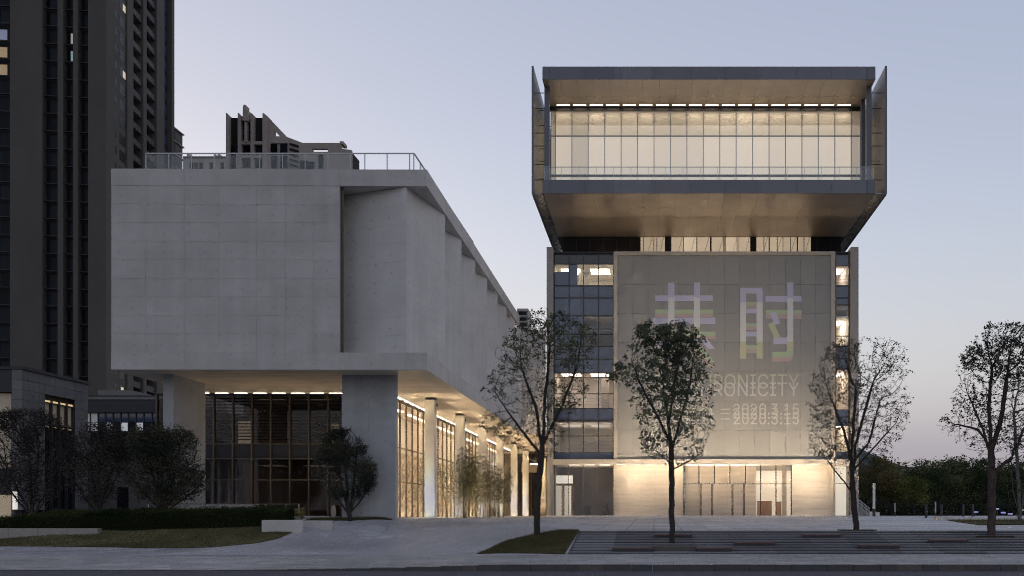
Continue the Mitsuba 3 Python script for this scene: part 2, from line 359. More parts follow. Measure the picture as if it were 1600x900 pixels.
# terrace of low steps
scene_steps = thing('step_terrace', None, None); labels[scene_steps] = {'kind': 'structure'}
NST = 9
dy, dz = (ST1 - ST0) / NST, (-0.535 - SW) / NST
for i in range(NST):
    y0, z1 = ST0 + i * dy, SW + (i + 1) * dz
    for x0, x1 in ((STX, 1.9 + 0.7 * (i % 3)), (1.9 + 0.7 * (i % 3), 9.3 + 0.8 * (i % 2)), (9.3 + 0.8 * (i % 2), 26.0)):
        put('step', join([bx(x0 + 0.004, x1 - 0.004, y0 - 0.035, y0 + dy, z1 - 0.05, z1), bx(x0 + 0.004, x1 - 0.004, y0 + 0.03, y0 + dy, z1 - dz - 0.15, z1 - 0.05)]), 'm_step', scene_steps)
put('step_side', bx(STX - 0.12, STX, ST0, ST1, SW - 0.3, SW + 0.02), 'm_step', scene_steps)
def step_z(y): return SW + min(NST, max(0, math.floor((y - ST0) / dy + 1e-6) + 1)) * dz

BENCHES = [(1022, 1082, 836, 'topmost bench left of the middle, partly behind the leafiest street tree trunk'), (956, 1021, 857, 'dark timber bench butting the left end of the stone planter'),
           (1147, 1212, 849, 'dark timber bench on the steps right of the planter, below the glass doors'), (1256, 1316, 836, 'dark timber bench just left of the sparse tree at the top of the steps'),
           (1343, 1407, 855, 'dark worn timber bench low on the steps below the sparse tree'), (1455, 1515, 845, 'dark timber bench nearest the right edge of the photo'), (1089, 1145, 858, 'dark timber bench butting the right end of the stone planter')]
for (a, b, py, lb) in BENCHES:
    best = min(range(NST), key=lambda i: abs(VY + (CZ - (SW + (i + 1) * dz) - 0.1) / (ST0 + i * dy + 0.15) * F - py))
    y0, zt = ST0 + best * dy + 0.05, SW + (best + 1) * dz
    k = thing('bench', lb if lb.startswith('dark') else 'dark timber bench behind the leafiest street tree trunk, at the top of the steps', 'bench', 'timber benches on the steps')
    x0, x1 = X(a, y0), X(b, y0)
    for j in range(3):
        put('plank', bx(x0, x1, y0 + j * 0.15, y0 + j * 0.15 + 0.135, zt + 0.09, zt + 0.14), 'm_bench', k)
    put('base', join([bx(x0 + 0.1, x0 + 0.25, y0 + 0.03, y0 + 0.42, zt, zt + 0.09), bx(x1 - 0.25, x1 - 0.1, y0 + 0.03, y0 + 0.42, zt, zt + 0.09), bx(x0 + 0.03, x1 - 0.03, y0 + 0.05, y0 + 0.08, zt + 0.01, zt + 0.09)]), 'm_metal_dark', k)

# planter of the leafy tree
pk = thing('stone_planter', 'low stone planter box round the leafiest street tree on the steps', 'planter')
px0, px1, py0, py1 = X(1022, 35.9), X(1088, 35.9), 35.95, 37.2
pz = step_z(35.9)
for a in (bx(px0, px1, py0, py0 + 0.12, pz - 0.1, pz + 0.19), bx(px0, px1, py1 - 0.12, py1, pz - 0.1, pz + 0.19), bx(px0, px0 + 0.12, py0 + 0.12, py1 - 0.12, pz - 0.1, pz + 0.188), bx(px1 - 0.12, px1, py0 + 0.12, py1 - 0.12, pz - 0.1, pz + 0.188)):
    put('edge_stone', a, 'm_kerb_b', pk)
put('soil', bx(px0 + 0.12, px1 - 0.12, py0 + 0.12, py1 - 0.12, pz, pz + 0.15), 'm_soil', pk)

# lawns
def lawn(name, poly, n, label, seed, h=0.055, hf=ground_z, dz=0.03):
    poly = Polygon(poly) if not isinstance(poly, shapely.Geometry) else poly
    r = np.random.default_rng(seed)
    m = drape(poly, 0.4, dz, lambda x, y: hf(x, y) + 0.03 * (meshkit.noise(np.stack([x * 1.3, y * 1.3, 0 * x], -1), 5) - 0.5))
    b = poly.bounds
    pts = np.empty((0, 2))
    while len(pts) < n:
        q = r.uniform((b[0], b[1]), (b[2], b[3]), (n * 2, 2)); pts = np.vstack([pts, q[shapely.contains_xy(poly, q[:, 0], q[:, 1])]])
    pts = pts[:n]
    z = hf(pts[:, 0], pts[:, 1]) + dz - 0.02
    a = r.uniform(0, 2 * np.pi, n); w = r.uniform(0.008, 0.018, n); hh = h * r.uniform(0.5, 1.5, n)
    d = np.stack([np.cos(a), np.sin(a), 0 * a], 1) * w[:, None]
    base = np.column_stack([pts, z])
    tip = base + np.stack([r.normal(0, 0.4, n) * hh, r.normal(0, 0.4, n) * hh, hh + 0.02], 1)
    v = np.stack([base - d, base + d, tip], 1).reshape(-1, 3)
    k = put(name, m, 'm_lawn', smooth=True, kind='structure')
    put('grass', trimesh.Trimesh(v, np.arange(3 * n).reshape(-1, 3), process=False), 'm_blade', k, kind='stuff')


lawn('grass_verge', [W(744, 35.35), W(790, 38.2), W(838, 40.0), W(872, 41.0), W(905, 41.0), (STX - 0.13, ST0 + 0.05), (STX - 0.13, 35.35)], 16000, '', 1)
lawn('lawn', [W(-120, 39.8), W(60, 39.6), W(170, 39.5), W(338, 39.5), W(397, 39.9), W(437, 40.8), W(472, 42.3), W(476, 43.2), W(430, 44.0), W(300, 44.9), W(150, 45.6), W(-120, 47)], 26000, '', 2, 0.05)
lawn('grass_mound', [W(478, 44.6), W(520, 44.6), W(560, 44.9), W(610, 45.35), W(613, 45.5), W(560, 46.6), W(500, 46.8)], 5000, '', 3, 0.06)
lawn('right_lawn', [W(1478, 63), W(1500, 56), W(1530, 50), (24, 52), (40, 52), (40, 64), (28, 64)], 9000, '', 4, 0.08)

# ------------------------------------------------------------------ the gallery tower
GT = thing('gallery_tower', 'tall gallery with a glowing cantilevered glass box on top and lettering projected on its front', 'building')
BY, TY = 75.0, 80.0                       # front planes of the box and of the block below it
bx0, bx1 = X(848, BY), X(1368, BY)
zT, zC, zD, zS = Z(104, BY), Z(124, BY), Z(281, BY), Z(302, BY)   # roof top, ceiling, deck, underside
GY, CY, BK = 80.2, 86.75, 101.0
# fascia panels
cuts = [bx0, X(859, BY)] + [X(859 + 55 * i, BY) for i in range(1, 10) if 859 + 55 * i < 1356] + [X(1356, BY), bx1]
for z0, z1 in ((zC, zT), (zS, zD)):
    for a, b in zip(cuts[:-1], cuts[1:]):
        put('fascia_panel', bx(a + 0.008, b - 0.008, BY, BY + 0.06, z0, z1), 'm_fascia', GT)
put('box_roof', bx(bx0 + 0.02, bx1 - 0.02, BY + 0.06, BK, zC + 0.07, zT - 0.02), 'm_metal_dark', GT)
put('box_floor', bx(bx0 + 0.02, bx1 - 0.02, BY + 0.06, BK, zS + 0.07, zD - 0.01), 'm_metal_dark', GT)
for s, xx in ((0, bx0), (1, bx1)):
    for z0, z1 in ((zC, zT), (zS, zD)):
        put('edge_panel', bx(xx - 0.03, xx + 0.0, BY + 0.02, BK, z0, z1), 'm_fascia', GT)
# ceiling over the deck and the underside, panel by panel
ncol = 20
xs = np.linspace(bx0 + 0.02, bx1 - 0.02, ncol + 1)
for rows, zz in (((BY + 0.06, 78.1, GY - 0.05), zC), ((BY + 0.06, 78.6, 81.2, 83.9, CY), zS)):
    for y0, y1 in zip(rows[:-1], rows[1:]):
        for a, b in zip(xs[:-1], xs[1:]):
            put('soffit_panel', bx(a + 0.006, b - 0.006, y0 + 0.006, y1 - 0.006, zz + RNG.uniform(0.004, 0.008), zz + 0.05), 'm_soffit_metal', GT)
# the frosted, lit window wall of the box
gx = [X(868 + 25.65 * i, GY) for i in range(19)]
zh, zb, zt, zsl = Z(174, GY), Z(196, GY), Z(213, GY), Z(274.5, GY)
rb = random.Random(11)
gcol = [X(861, GY)] + gx + [X(1344, GY)]
bright = [0.45, .92, .70, 1.04, .98, .93, 1.0, .95, .93, .96, 1.02, 1.03, 1.03, 1.04, 1.0, .98, .93, .97, .98, .5]
scene['m_frost_thin'] = {'type': 'principledthin', 'base_color': rgb((0.62, 0.57, 0.49)), 'roughness': 0.5, 'diff_trans': 1.1, 'spec_trans': 0.0, 'eta': 1.4}
def pane(a, b, z0, z1, m, name, e, w): put(name, quad((a, GY, z0), (b, GY, z0), (b, GY, z1), (a, GY, z1)), m, GT, emit=e, weight=w)
for i, (a, b) in enumerate(zip(gcol[:-1], gcol[1:])):
    LB = 1.0 * bright[i] * rb.uniform(0.7, 1.3)
    if 0 < i < 19: put('bay_lamp', quad((a + 0.2, GY + 0.3, zh - 0.1), (a + 0.2, GY + 0.65, zh - 0.1), (b - 0.2, GY + 0.65, zh - 0.1), (b - 0.2, GY + 0.3, zh - 0.1)), 'm_lamp', GT, emit=[LB * c for c in (1.0, .85, .65)], weight=2.5)  # unseen lamp added behind the pane to brighten its top
    e = bright[i] * rb.uniform(0.97, 1.03)
    lo = [0.054 * e * c for c in (1.0, 0.88, 0.745)]
    mid = [0.040 * e * c for c in (1.0, 0.85, 0.67)]
    ub = rb.uniform(0.78, 1.25)
    up = [0.019 * e * ub * c for c in (1.0, 0.80, 0.57)]
    pane(a + 0.03, b - 0.03, zsl + 0.05, zt - 0.04, 'm_frost_thin', 'frosted_pane', lo, 0.6)
    pane(a + 0.03, b - 0.03, zt + 0.04, zb, 'm_frost_thin', 'frosted_pane', mid, 0.3)
    pane(a + 0.03, b - 0.03, zb, zh, 'm_frost_thin', 'roller_blind', up, 0.3)
    put('sill_pane', bx(a + 0.03, b - 0.03, GY, GY + 0.03, zD, zsl - 0.12), 'm_frost', GT, emit=lo, weight=0.1)
for xx in gcol:
    put('mullion', bx(xx - 0.03, xx + 0.03, GY - 0.12, GY + 0.05, zD, zh), 'm_steel', GT)
put('transom', join([bx(gcol[0], gcol[-1], GY - 0.08, GY + 0.05, z - 0.05, z + 0.05) for z in (zt,)]), 'm_steel', GT)
put('sill_beam', bx(gcol[0], gcol[-1], GY - 0.14, GY + 0.05, zsl - 0.12, zsl + 0.05), 'm_fascia', GT)
put('window_head', bx(gcol[0] - 0.2, gcol[-1] + 0.2, GY - 0.10, GY + 0.1, zh, zC + 0.004), 'm_metal_dark', GT)
for i in range(18):
    a = gx[i] + 0.16
    put('strip_light', quad((a, GY - 0.62, zC - 0.012), (a, GY - 0.40, zC - 0.012), (a + 1.03, GY - 0.40, zC - 0.012), (a + 1.03, GY - 0.62, zC - 0.012)), 'm_lamp', GT, emit=[0.55 * c for c in WARMW], weight=1.0)
put('box_core', bx(bx0 + 0.35, bx1 - 0.35, GY + 0.8, BK, zD, zC + 0.06), 'm_metal_dark', GT)
# lit side windows of the box, seen obliquely in the gap to the side screens
for sx, sg in ((bx0 + 0.35, -1), (bx1 - 0.35, 1)):
    for j in range(3):
        y0 = GY + 0.4 + j * 1.4
        put('side_pane', bx(min(sx, sx + sg * 0.03), max(sx, sx + sg * 0.03), y0, y0 + 1.3, zD + 0.4, zh), 'm_frost', GT, emit=[0.05 * c for c in (1.0, 0.80, 0.53)], weight=0.3)
# posts at the box corners
for a, b, y in ((850.5, 858.5, 76.2), (1346, 1352, 78.6), (1354, 1362, 76.2)):
    put('corner_post', bx(X(a, y), X(b, y), y, y + 0.35, zD, zC), 'm_fascia', GT)
# deck railing
def railing_posts(x0, x1, y, z, n, parent, h=1.05, glass='m_rail_glass', post='m_steel', w=0.03):
    xs = np.linspace(x0, x1, n + 1)
    for a in xs: put('post', bx(a - w / 2, a + w / 2, y - w / 2, y + w / 2, z, z + h), post, parent)
    put('handrail', bx(x0, x1, y - 0.03, y + 0.03, z + h, z + h + 0.04), post, parent)
    if glass:
        for a, b in zip(xs[:-1], xs[1:]): put('glass_pane', bx(a + w, b - w, y - 0.008, y + 0.008, z + 0.06, z + h - 0.05) if False else quad((a + w, y, z + 0.06), (b - w, y, z + 0.06), (b - w, y, z + h - 0.04), (a + w, y, z + h - 0.04)), glass, parent)
rk_ = key_of('deck_railing', GT)
railing_posts(bx0 + 0.1, bx1 - 0.1, BY + 0.14, zD, 19, rk_, 1.0)
# side screens
for sg, xf in ((-1, X(832.5, BY)), (1, X(1384, BY))):
    fk = key_of('side_screen', GT)
    zr = np.linspace(zS - 0.05, zT, 4)
    yr = np.linspace(BY, BK, 9)
    for i in range(8):
        for j in range(3):
            put('screen_panel', bx(xf - 0.06, xf + 0.06, yr[i] + 0.012, yr[i + 1] - 0.012, zr[j] + 0.012, zr[j + 1] - 0.012), 'm_fin', fk)
    put('screen_frame', join([bx(xf - 0.08, xf + 0.08, BY - 0.07, BY - 0.002, zS - 0.06, zT + 0.02), bx(xf - 0.05, xf + 0.05, BY, BK, zS - 0.15, zS - 0.06)]), 'm_fascia', fk)
    xb = bx0 if sg < 0 else bx1
    for y in (76.2, 79.5, 82.8, 86.1):
        for z in (zT - 1.5, zT - 2.7, zT - 4.6, zT - 5.6, zD + 1.6, zD + 0.4):
            put('bracket', bar((xb, y, z), (xf, y, z), 0.05), 'm_metal_dark', fk)
    lat, n = [], 10
    ya = np.linspace(BY + 0.3, CY + 6, n + 1)
    for i in range(n):
        lat += [bar((xb, ya[i], zS + 0.1), (xf, ya[i + 1], zS + 0.1), 0.04), bar((xf, ya[i], zS + 0.1), (xb, ya[i + 1], zS + 0.1), 0.04), bar((xb, ya[i], zS + 0.1), (xf, ya[i], zS + 0.1), 0.04)]
    put('lattice_brace', join(lat), 'm_steel', fk)
# dark clerestory under the box with lit panes
zB = Z(394, TY)
put('clerestory_wall', bx(bx0 + 0.4, bx1 - 0.4, CY + 0.1, BK, zB - 0.2, zS + 0.06), 'm_dark_glass', GT)
for (a, b, e) in ((1001, 1021, .8), (1022, 1039, .8), (1049, 1068, .9), (1068.5, 1088, 1.25), (1089, 1110, .95), (1112, 1132, .95), (1134, 1154, 1.2), (1155, 1173, .95), (1182, 1201, .9), (1203, 1223, .95), (1224, 1245, .85), (1247, 1267, .8)):
    put('clerestory_pane', bx(X(a, CY), X(b, CY), CY, CY + 0.06, zB - 0.1, zS - 0.03), 'm_frost', GT, emit=[0.041 * e * c for c in (1.0, 0.78, 0.55)], weight=0.6)
    put('brace', bar((X(a + 2, CY), CY - 0.05, zB - 0.1), (X(b - 2, CY), CY - 0.05, zS - 0.03), 0.028), 'm_metal_dark', GT)
for px in np.arange(880, 1300, 20.9): put('mullion', bx(X(px, CY) - 0.03, X(px, CY) + 0.03, CY - 0.03, CY + 0.09, zB - 0.1, zS), 'm_metal_dark', GT)

for k in range(6):
    a = X(905, CY) + k * 3.4
    put('roof_uplight', bx(a, a + 2.2, 83.2, 83.35, zB + 0.06, zB + 0.16), 'm_lamp', GT, emit=[0.9 * c for c in WARM], weight=0.8)  # unseen strip lamps added on the roof to brighten the box underside
# block below: floors, pylons, frame
zF = [Z(727, TY) , Z(643, TY), Z(560, TY), Z(477, TY), zB]
pl0, pl1, pr0, pr1 = X(855, TY), X(865, TY), X(1328, TY), X(1340, TY)
put('pylon', bx(pl0, pl1, TY - 0.4, 105, -0.05, Z(388, TY)), 'm_pylon', GT)
put('pylon', bx(pr0, pr1, TY - 0.4, 105, -0.05, Z(388, TY)), 'm_pylon', GT)
fr0, fr1, fr2, fr3 = X(959, TY), X(965, TY), X(1298, TY), X(1304, TY)
zL0, zL1 = Z(727, TY), Z(718, TY)
put('block_core', bx(fr0 + 0.05, fr3 - 0.05, TY + 0.75, 104.5, zL1 + 0.02, zB - 0.03), 'm_dark_room', GT)
put('block_core', bx(pl1, fr0 + 0.05, 86.3, 104.5, -0.05, zB - 0.03), 'm_dark_room', GT)
put('block_core', bx(fr3 - 0.05, pr0, 86.3, 104.5, -0.05, zB - 0.03), 'm_dark_room', GT)
put('block_roof', bx(pl1, pr0, TY + 0.1, 104.5, zB - 0.03, zB + 0.05), 'm_metal_dark', GT)
put('panel_frame', join([bx(fr0, fr1, TY - 0.25, TY + 0.75, zL1, zB), bx(fr2, fr3, TY - 0.25, TY + 0.75, zL1, zB), bx(fr1, fr2, TY - 0.25, TY + 0.75, Z(399, TY), zB)]), 'm_frame_stone', GT)
pxs, pzs = np.linspace(fr1, fr2, 15), np.linspace(zL1, Z(399, TY), 8)
for i in range(14):
    for j in range(7):
        put('wall_panel', bx(pxs[i] + 0.009, pxs[i + 1] - 0.009, TY - 0.06 + RNG.uniform(-0.002, 0.002), TY + 0.02, pzs[j] + 0.009, pzs[j + 1] - 0.009), 'm_panel', GT)
put('panel_backing', bx(fr1, fr2, TY + 0.03, TY + 0.7, zL1, Z(399, TY)), 'm_joint', GT)
put('ledge', bx(pl1, pr0, TY - 0.36, TY + 0.7, zL0 + 0.05, zL1 - 0.01), 'm_frame_stone', GT)
put('ledge_edge', bx(pl1, pr0, TY - 0.4, TY - 0.362, zL0 + 0.02, zL1 + 0.0), 'm_frame_stone', GT)
put('ledge_top', bx(pl1, pr0, TY - 0.355, TY - 0.26, zL1 - 0.008, zL1 + 0.002), 'm_metal_dark', GT)

# projected lettering: its light is put into the colour of thin flat shapes
PY = TY - 0.066
mat('m_projected_lilac', (0.44, 0.428, 0.54), 0.7, spec=0.2); mat('m_projected_white', (0.56, 0.555, 0.55), 0.7, spec=0.2); mat('m_projected_green', (0.36, 0.44, 0.30), 0.7, spec=0.2)
mat('m_projected_yellow', (0.45, 0.45, 0.31), 0.7, spec=0.2); mat('m_projected_pink', (0.42, 0.33, 0.315), 0.7, spec=0.2); mat('m_projected_pale', (0.44, 0.425, 0.43), 0.7, spec=0.2); mat('m_projected_pale_green', (0.40, 0.41, 0.34), 0.7, spec=0.2)
CHK = key_of('projected_character', GT); CHK2 = key_of('projected_character', GT)
_layer = [0]
def projected_stroke(parent, m, *polys):
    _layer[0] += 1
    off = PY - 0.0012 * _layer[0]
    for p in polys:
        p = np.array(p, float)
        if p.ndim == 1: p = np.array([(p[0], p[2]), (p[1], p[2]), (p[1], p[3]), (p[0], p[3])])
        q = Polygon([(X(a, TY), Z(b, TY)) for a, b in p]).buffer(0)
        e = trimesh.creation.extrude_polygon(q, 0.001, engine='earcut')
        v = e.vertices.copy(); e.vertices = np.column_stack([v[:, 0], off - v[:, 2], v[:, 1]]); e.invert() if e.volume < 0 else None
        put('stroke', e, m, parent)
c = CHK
projected_stroke(c, 'm_projected_lilac', (1023.6, 1113.9, 461.7, 470.6), (1020, 1117.8, 496.7, 506.4), [(1046, 515), (1056, 515), (1034, 545), (1024, 545)], [(1082, 515), (1092, 515), (1117, 545), (1106, 545)])
projected_stroke(c, 'm_projected_green', (1023.6, 1113.9, 484, 490), (1020, 1117.8, 518.5, 525), [(1046, 540), (1056, 540), (1034, 566), (1024, 566)], [(1082, 540), (1092, 540), (1117, 566), (1106, 566)])
projected_stroke(c, 'm_projected_pink', (1023.6, 1113.9, 490, 496), (1020, 1117.8, 525, 530), [(1046, 548), (1054, 548), (1034, 574), (1024, 574)], [(1083, 548), (1092, 548), (1117, 574), (1107, 574)])
projected_stroke(c, 'm_projected_lilac', (1043.9, 1053.9, 441.7, 465), (1084.1, 1093.6, 441.7, 465))
projected_stroke(c, 'm_projected_white', (1043.9, 1053.9, 465, 512), (1084.1, 1093.6, 465, 512))
projected_stroke(c, 'm_projected_yellow', (1043.9, 1053.9, 512, 528), (1084.1, 1093.6, 512, 528))
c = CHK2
projected_stroke(c, 'm_projected_lilac', (1156.4, 1191.7, 450, 459.2), (1196.3, 1252, 462.8, 471.7), (1165.6, 1182.2, 482.5, 490), (1165.6, 1182.2, 518.3, 526), (1208, 1230, 527.5, 538))
projected_stroke(c, 'm_projected_green', (1165.6, 1182.2, 472.2, 477), (1165.6, 1182.2, 505.5, 510.5), (1165.6, 1182.2, 539.5, 545), (1196.3, 1252, 484.7, 491))
projected_stroke(c, 'm_projected_pink', (1165.6, 1182.2, 477, 481.5), (1165.6, 1182.2, 510.5, 516), (1165.6, 1182.2, 545, 552), (1196.3, 1252, 491, 498.6))
projected_stroke(c, 'm_projected_lilac', (1156.4, 1165.6, 459, 473), (1182.2, 1191.7, 459, 473), (1230, 1239.2, 441.7, 466), [(1203, 490), (1212, 487), (1219, 505), (1210, 509)])
projected_stroke(c, 'm_projected_white', (1156.4, 1165.6, 473, 534), (1182.2, 1191.7, 473, 534), (1230, 1239.2, 466, 534))
projected_stroke(c, 'm_projected_yellow', (1156.4, 1165.6, 534, 560.5), (1182.2, 1191.7, 534, 560.5), [(1200, 507), (1208, 503), (1219, 527), (1211, 530)])
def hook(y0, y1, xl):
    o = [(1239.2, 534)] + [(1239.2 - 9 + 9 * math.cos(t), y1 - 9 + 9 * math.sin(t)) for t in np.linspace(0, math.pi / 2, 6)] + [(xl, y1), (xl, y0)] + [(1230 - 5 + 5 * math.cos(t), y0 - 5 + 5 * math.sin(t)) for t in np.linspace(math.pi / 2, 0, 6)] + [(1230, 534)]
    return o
projected_stroke(c, 'm_projected_pink', hook(557, 565, 1207)); projected_stroke(c, 'm_projected_green', hook(550, 558.5, 1207)); projected_stroke(c, 'm_projected_yellow', (1230, 1239.2, 534, 548))
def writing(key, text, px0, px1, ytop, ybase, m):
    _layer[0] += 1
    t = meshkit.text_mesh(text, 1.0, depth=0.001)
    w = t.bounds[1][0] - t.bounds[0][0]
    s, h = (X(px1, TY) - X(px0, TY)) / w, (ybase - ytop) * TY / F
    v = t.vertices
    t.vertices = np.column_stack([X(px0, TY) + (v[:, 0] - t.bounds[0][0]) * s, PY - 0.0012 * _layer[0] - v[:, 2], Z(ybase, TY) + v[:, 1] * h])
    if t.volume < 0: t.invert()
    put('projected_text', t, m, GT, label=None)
writing('t', 'SYNCHRONICITY', 1021, 1248, 585, 607, 'm_projected_pale_green')
writing('t', 'SYNCHRONICITY', 1020, 1248, 598, 619, 'm_projected_pale')
for yt, m in ((631, 'm_projected_pale'), (637.5, 'm_projected_pale_green'), (646, 'm_projected_pale')):
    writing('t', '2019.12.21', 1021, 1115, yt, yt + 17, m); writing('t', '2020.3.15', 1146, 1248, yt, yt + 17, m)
    projected_stroke(GT, m, (1126, 1140, yt + 8, yt + 9.6))

# curtain walls left and right of the panel wall, with rooms behind
def storey_rooms(x0, x1, lit):
    """Floor slabs, back wall, side walls and a ceiling lamp for each storey (lit: ceiling lamp strength per storey or None)."""
    for i in range(4):
        z0, z1 = zF[i], zF[i + 1]
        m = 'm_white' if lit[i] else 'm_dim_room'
        put('room_floor', bx(x0, x1, TY + 0.25, 86.2, z0 - 0.3 if i else z0 + 0.05, z0 + 0.12), 'm_dim_room', GT)
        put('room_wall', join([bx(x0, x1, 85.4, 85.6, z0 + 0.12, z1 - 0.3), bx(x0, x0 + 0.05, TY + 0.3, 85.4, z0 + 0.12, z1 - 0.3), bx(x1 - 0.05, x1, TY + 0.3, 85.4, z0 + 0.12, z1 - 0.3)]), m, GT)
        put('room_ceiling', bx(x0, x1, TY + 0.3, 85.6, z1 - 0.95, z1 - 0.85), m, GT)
        if lit[i]:
            e, col = lit[i]
            w = min(x1 - x0 - 0.3, 1.6)
            for cx in ([(x0 + x1) / 2] if x1 - x0 < 2 else [x0 + (x1 - x0) * q for q in (0.25, 0.75)]):
                put('ceiling_lamp', quad((cx - w / 2, TY + 1.6, z1 - 0.96), (cx - w / 2, TY + 3.6, z1 - 0.96), (cx + w / 2, TY + 3.6, z1 - 0.96), (cx + w / 2, TY + 1.6, z1 - 0.96)), 'm_lamp', GT, emit=[e * c for c in col], weight=1.0)
PINKW = (1.0, 0.80, 0.64)
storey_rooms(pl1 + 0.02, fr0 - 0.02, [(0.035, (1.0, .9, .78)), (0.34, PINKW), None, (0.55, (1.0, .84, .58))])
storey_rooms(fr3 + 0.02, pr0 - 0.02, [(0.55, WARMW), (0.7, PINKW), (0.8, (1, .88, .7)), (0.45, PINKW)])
GLY = TY + 0.12
lx = [X(p, TY) for p in (866, 889, 911.5, 935, 958.5)]
ly = [397, 412, 446, 465, 493, 522, 541, 561, 583, 590, 615, 638, 656, 681, 707, 718]
blue = {0, 2, 3, 6, 7, 11, 14}
for j in range(len(ly) - 1):
    for i in range(4):
        a, b, z0, z1 = lx[i] + 0.03, lx[i + 1] - 0.03, Z(ly[j + 1], TY) + 0.025, Z(ly[j], TY) - 0.025
        sp = j in blue or (j == 1 and i in (0,)) or (j in (4, 5) and i < 2)
        if j == 1 and i == 0:
            zm = Z(424, TY)
            put('window_pane', quad((a, GLY, zm), (b, GLY, zm), (b, GLY, z1), (a, GLY, z1)), 'm_glass', GT)
            put('spandrel_pane', bx(a, b, GLY, GLY + 0.03, z0, zm - 0.02), 'm_spandrel', GT)
            continue
        if j == 1 and i == 1:
            xm = X(902, TY)
            put('spandrel_pane', bx(a, xm, GLY, GLY + 0.03, z0, z1), 'm_spandrel', GT)
            put('window_pane', quad((xm, GLY, z0), (b, GLY, z0), (b, GLY, z1), (xm, GLY, z1)), 'm_glass', GT)
            continue
        if sp: put('spandrel_pane', bx(a, b, GLY, GLY + 0.03, z0, z1), 'm_dark_glass' if j == 0 else 'm_spandrel', GT)
        else: put('window_pane', quad((a, GLY, z0), (b, GLY, z0), (b, GLY, z1), (a, GLY, z1)), 'm_glass', GT)
for p in lx: put('mullion', bx(p - 0.03, p + 0.03, TY - 0.02, GLY + 0.08, Z(718, TY), Z(397, TY)), 'm_metal_dark', GT)
for j, q in enumerate(ly): put('transom', bx(lx[0], lx[-1], TY - 0.01, GLY + 0.07, Z(q, TY) - 0.025, Z(q, TY) + 0.025), 'm_metal_dark', GT)
for q in (424, 429, 434, 439, 622, 627, 632, 690, 695, 700, 510, 515): put('guard_rail', bx(lx[0] + 0.05, lx[-1] - 0.05, GLY + 0.15, GLY + 0.18, Z(q, TY) - 0.012, Z(q, TY) + 0.012), 'm_steel', GT)
# storey clutter: partitions and a cupboard seen through the lit windows
put('partition', bx(X(905, 83), X(921, 83), 82.8, 83.0, zF[3] + 0.12, Z(424, 83)), 'm_dim_room', GT)
put('partition', bx(X(940, 84), X(952, 84), 83.8, 84.0, zF[1] + 0.12, zF[2] - 0.9), 'm_dim_room', GT)
rx = [X(1306, TY), X(1326.5, TY)]
ry = [397, 415, 446, 465, 476, 525, 541, 560, 577, 620, 640, 652, 665, 706, 717]
rblue = {0, 2, 3, 6, 7, 10, 11, 13}
for j in range(len(ry) - 1):
    a, b, z0, z1 = rx[0] + 0.03, rx[1] - 0.03, Z(ry[j + 1], TY) + 0.025, Z(ry[j], TY) - 0.025
    if j in rblue: put('spandrel_pane', bx(a, b, GLY, GLY + 0.03, z0, z1), 'm_spandrel', GT)
    else: put('window_pane', quad((a, GLY, z0), (b, GLY, z0), (b, GLY, z1), (a, GLY, z1)), 'm_glass', GT)
for p in rx: put('mullion', bx(p - 0.035, p + 0.035, TY - 0.02, GLY + 0.08, Z(718, TY), Z(394, TY)), 'm_bronze_frame', GT)
for q in ry: put('transom', bx(rx[0], rx[1], TY - 0.01, GLY + 0.07, Z(q, TY) - 0.025, Z(q, TY) + 0.025), 'm_metal_dark', GT)
for q in (430, 436, 441, 529, 533, 537): put('guard_rail', bx(rx[0], rx[1], GLY + 0.15, GLY + 0.18, Z(q, TY) - 0.012, Z(q, TY) + 0.012), 'm_steel', GT)
put('jamb', bx(rx[1] + 0.03, pr0, TY + 0.02, TY + 0.3, -0.02, zB), 'm_bronze_frame', GT)
put('jamb', bx(fr3, rx[0] - 0.03, TY + 0.02, TY + 0.3, -0.02, zB), 'm_frame_stone', GT)

# ground floor
SY = TY + 0.6
put('sill', bx(pl0 - 0.1, pr1, TY - 0.5, TY + 0.8, -0.04, 0.05), 'm_white', GT)
put('lobby_floor', bx(pl1, pr0, TY + 0.8, 86.3, -0.06, 0.03), 'm_dim_room', GT)
put('lobby_ceiling', bx(pl1, pr0, TY + 0.7, 86.3, zL0 + 0.04, zL0 + 0.1), 'm_white', GT)
sx = [X(p, SY) for p in (959, 981, 1001.5, 1025, 1047, 1068)]
def stone_wall(x0, x1, nx, zs, y=SY, th=0.25):
    xs = np.linspace(x0, x1, nx + 1)
    for i in range(nx):
        for a, b in zip(zs[:-1], zs[1:]):
            put('stone_slab', bx(xs[i] + 0.003, xs[i + 1] - 0.003, y + RNG.uniform(0, 0.006), y + th, a + 0.003, b - 0.003), 'm_stone', GT)
    put('stone_backing', bx(x0, x1, y + 0.02, y + th + 0.05, zs[0], zs[-1]), 'm_joint', GT)
zz4 = [0.05, 1.4, 2.8, zL0 + 0.05]
stone_wall(X(958.5, SY), X(1068.5, SY), 5, [0.05, 0.9, 1.75, 2.6, zL0 + 0.05])
stone_wall(X(1236.5, SY), X(1303.5, SY), 2, [0.05, 1.5, 2.35, zL0 + 0.05])
stone_wall(X(1070, SY + 1.5), X(1181, SY + 1.5), 5, zz4, SY + 1.5)
gl = [X(p, TY + .35) for p in (1068.5, 1092, 1116.5, 1140.5, 1165, 1188.5, 1212.5, 1236.5)]
zm = Z(756, TY + .35)
GY0 = TY + 0.38
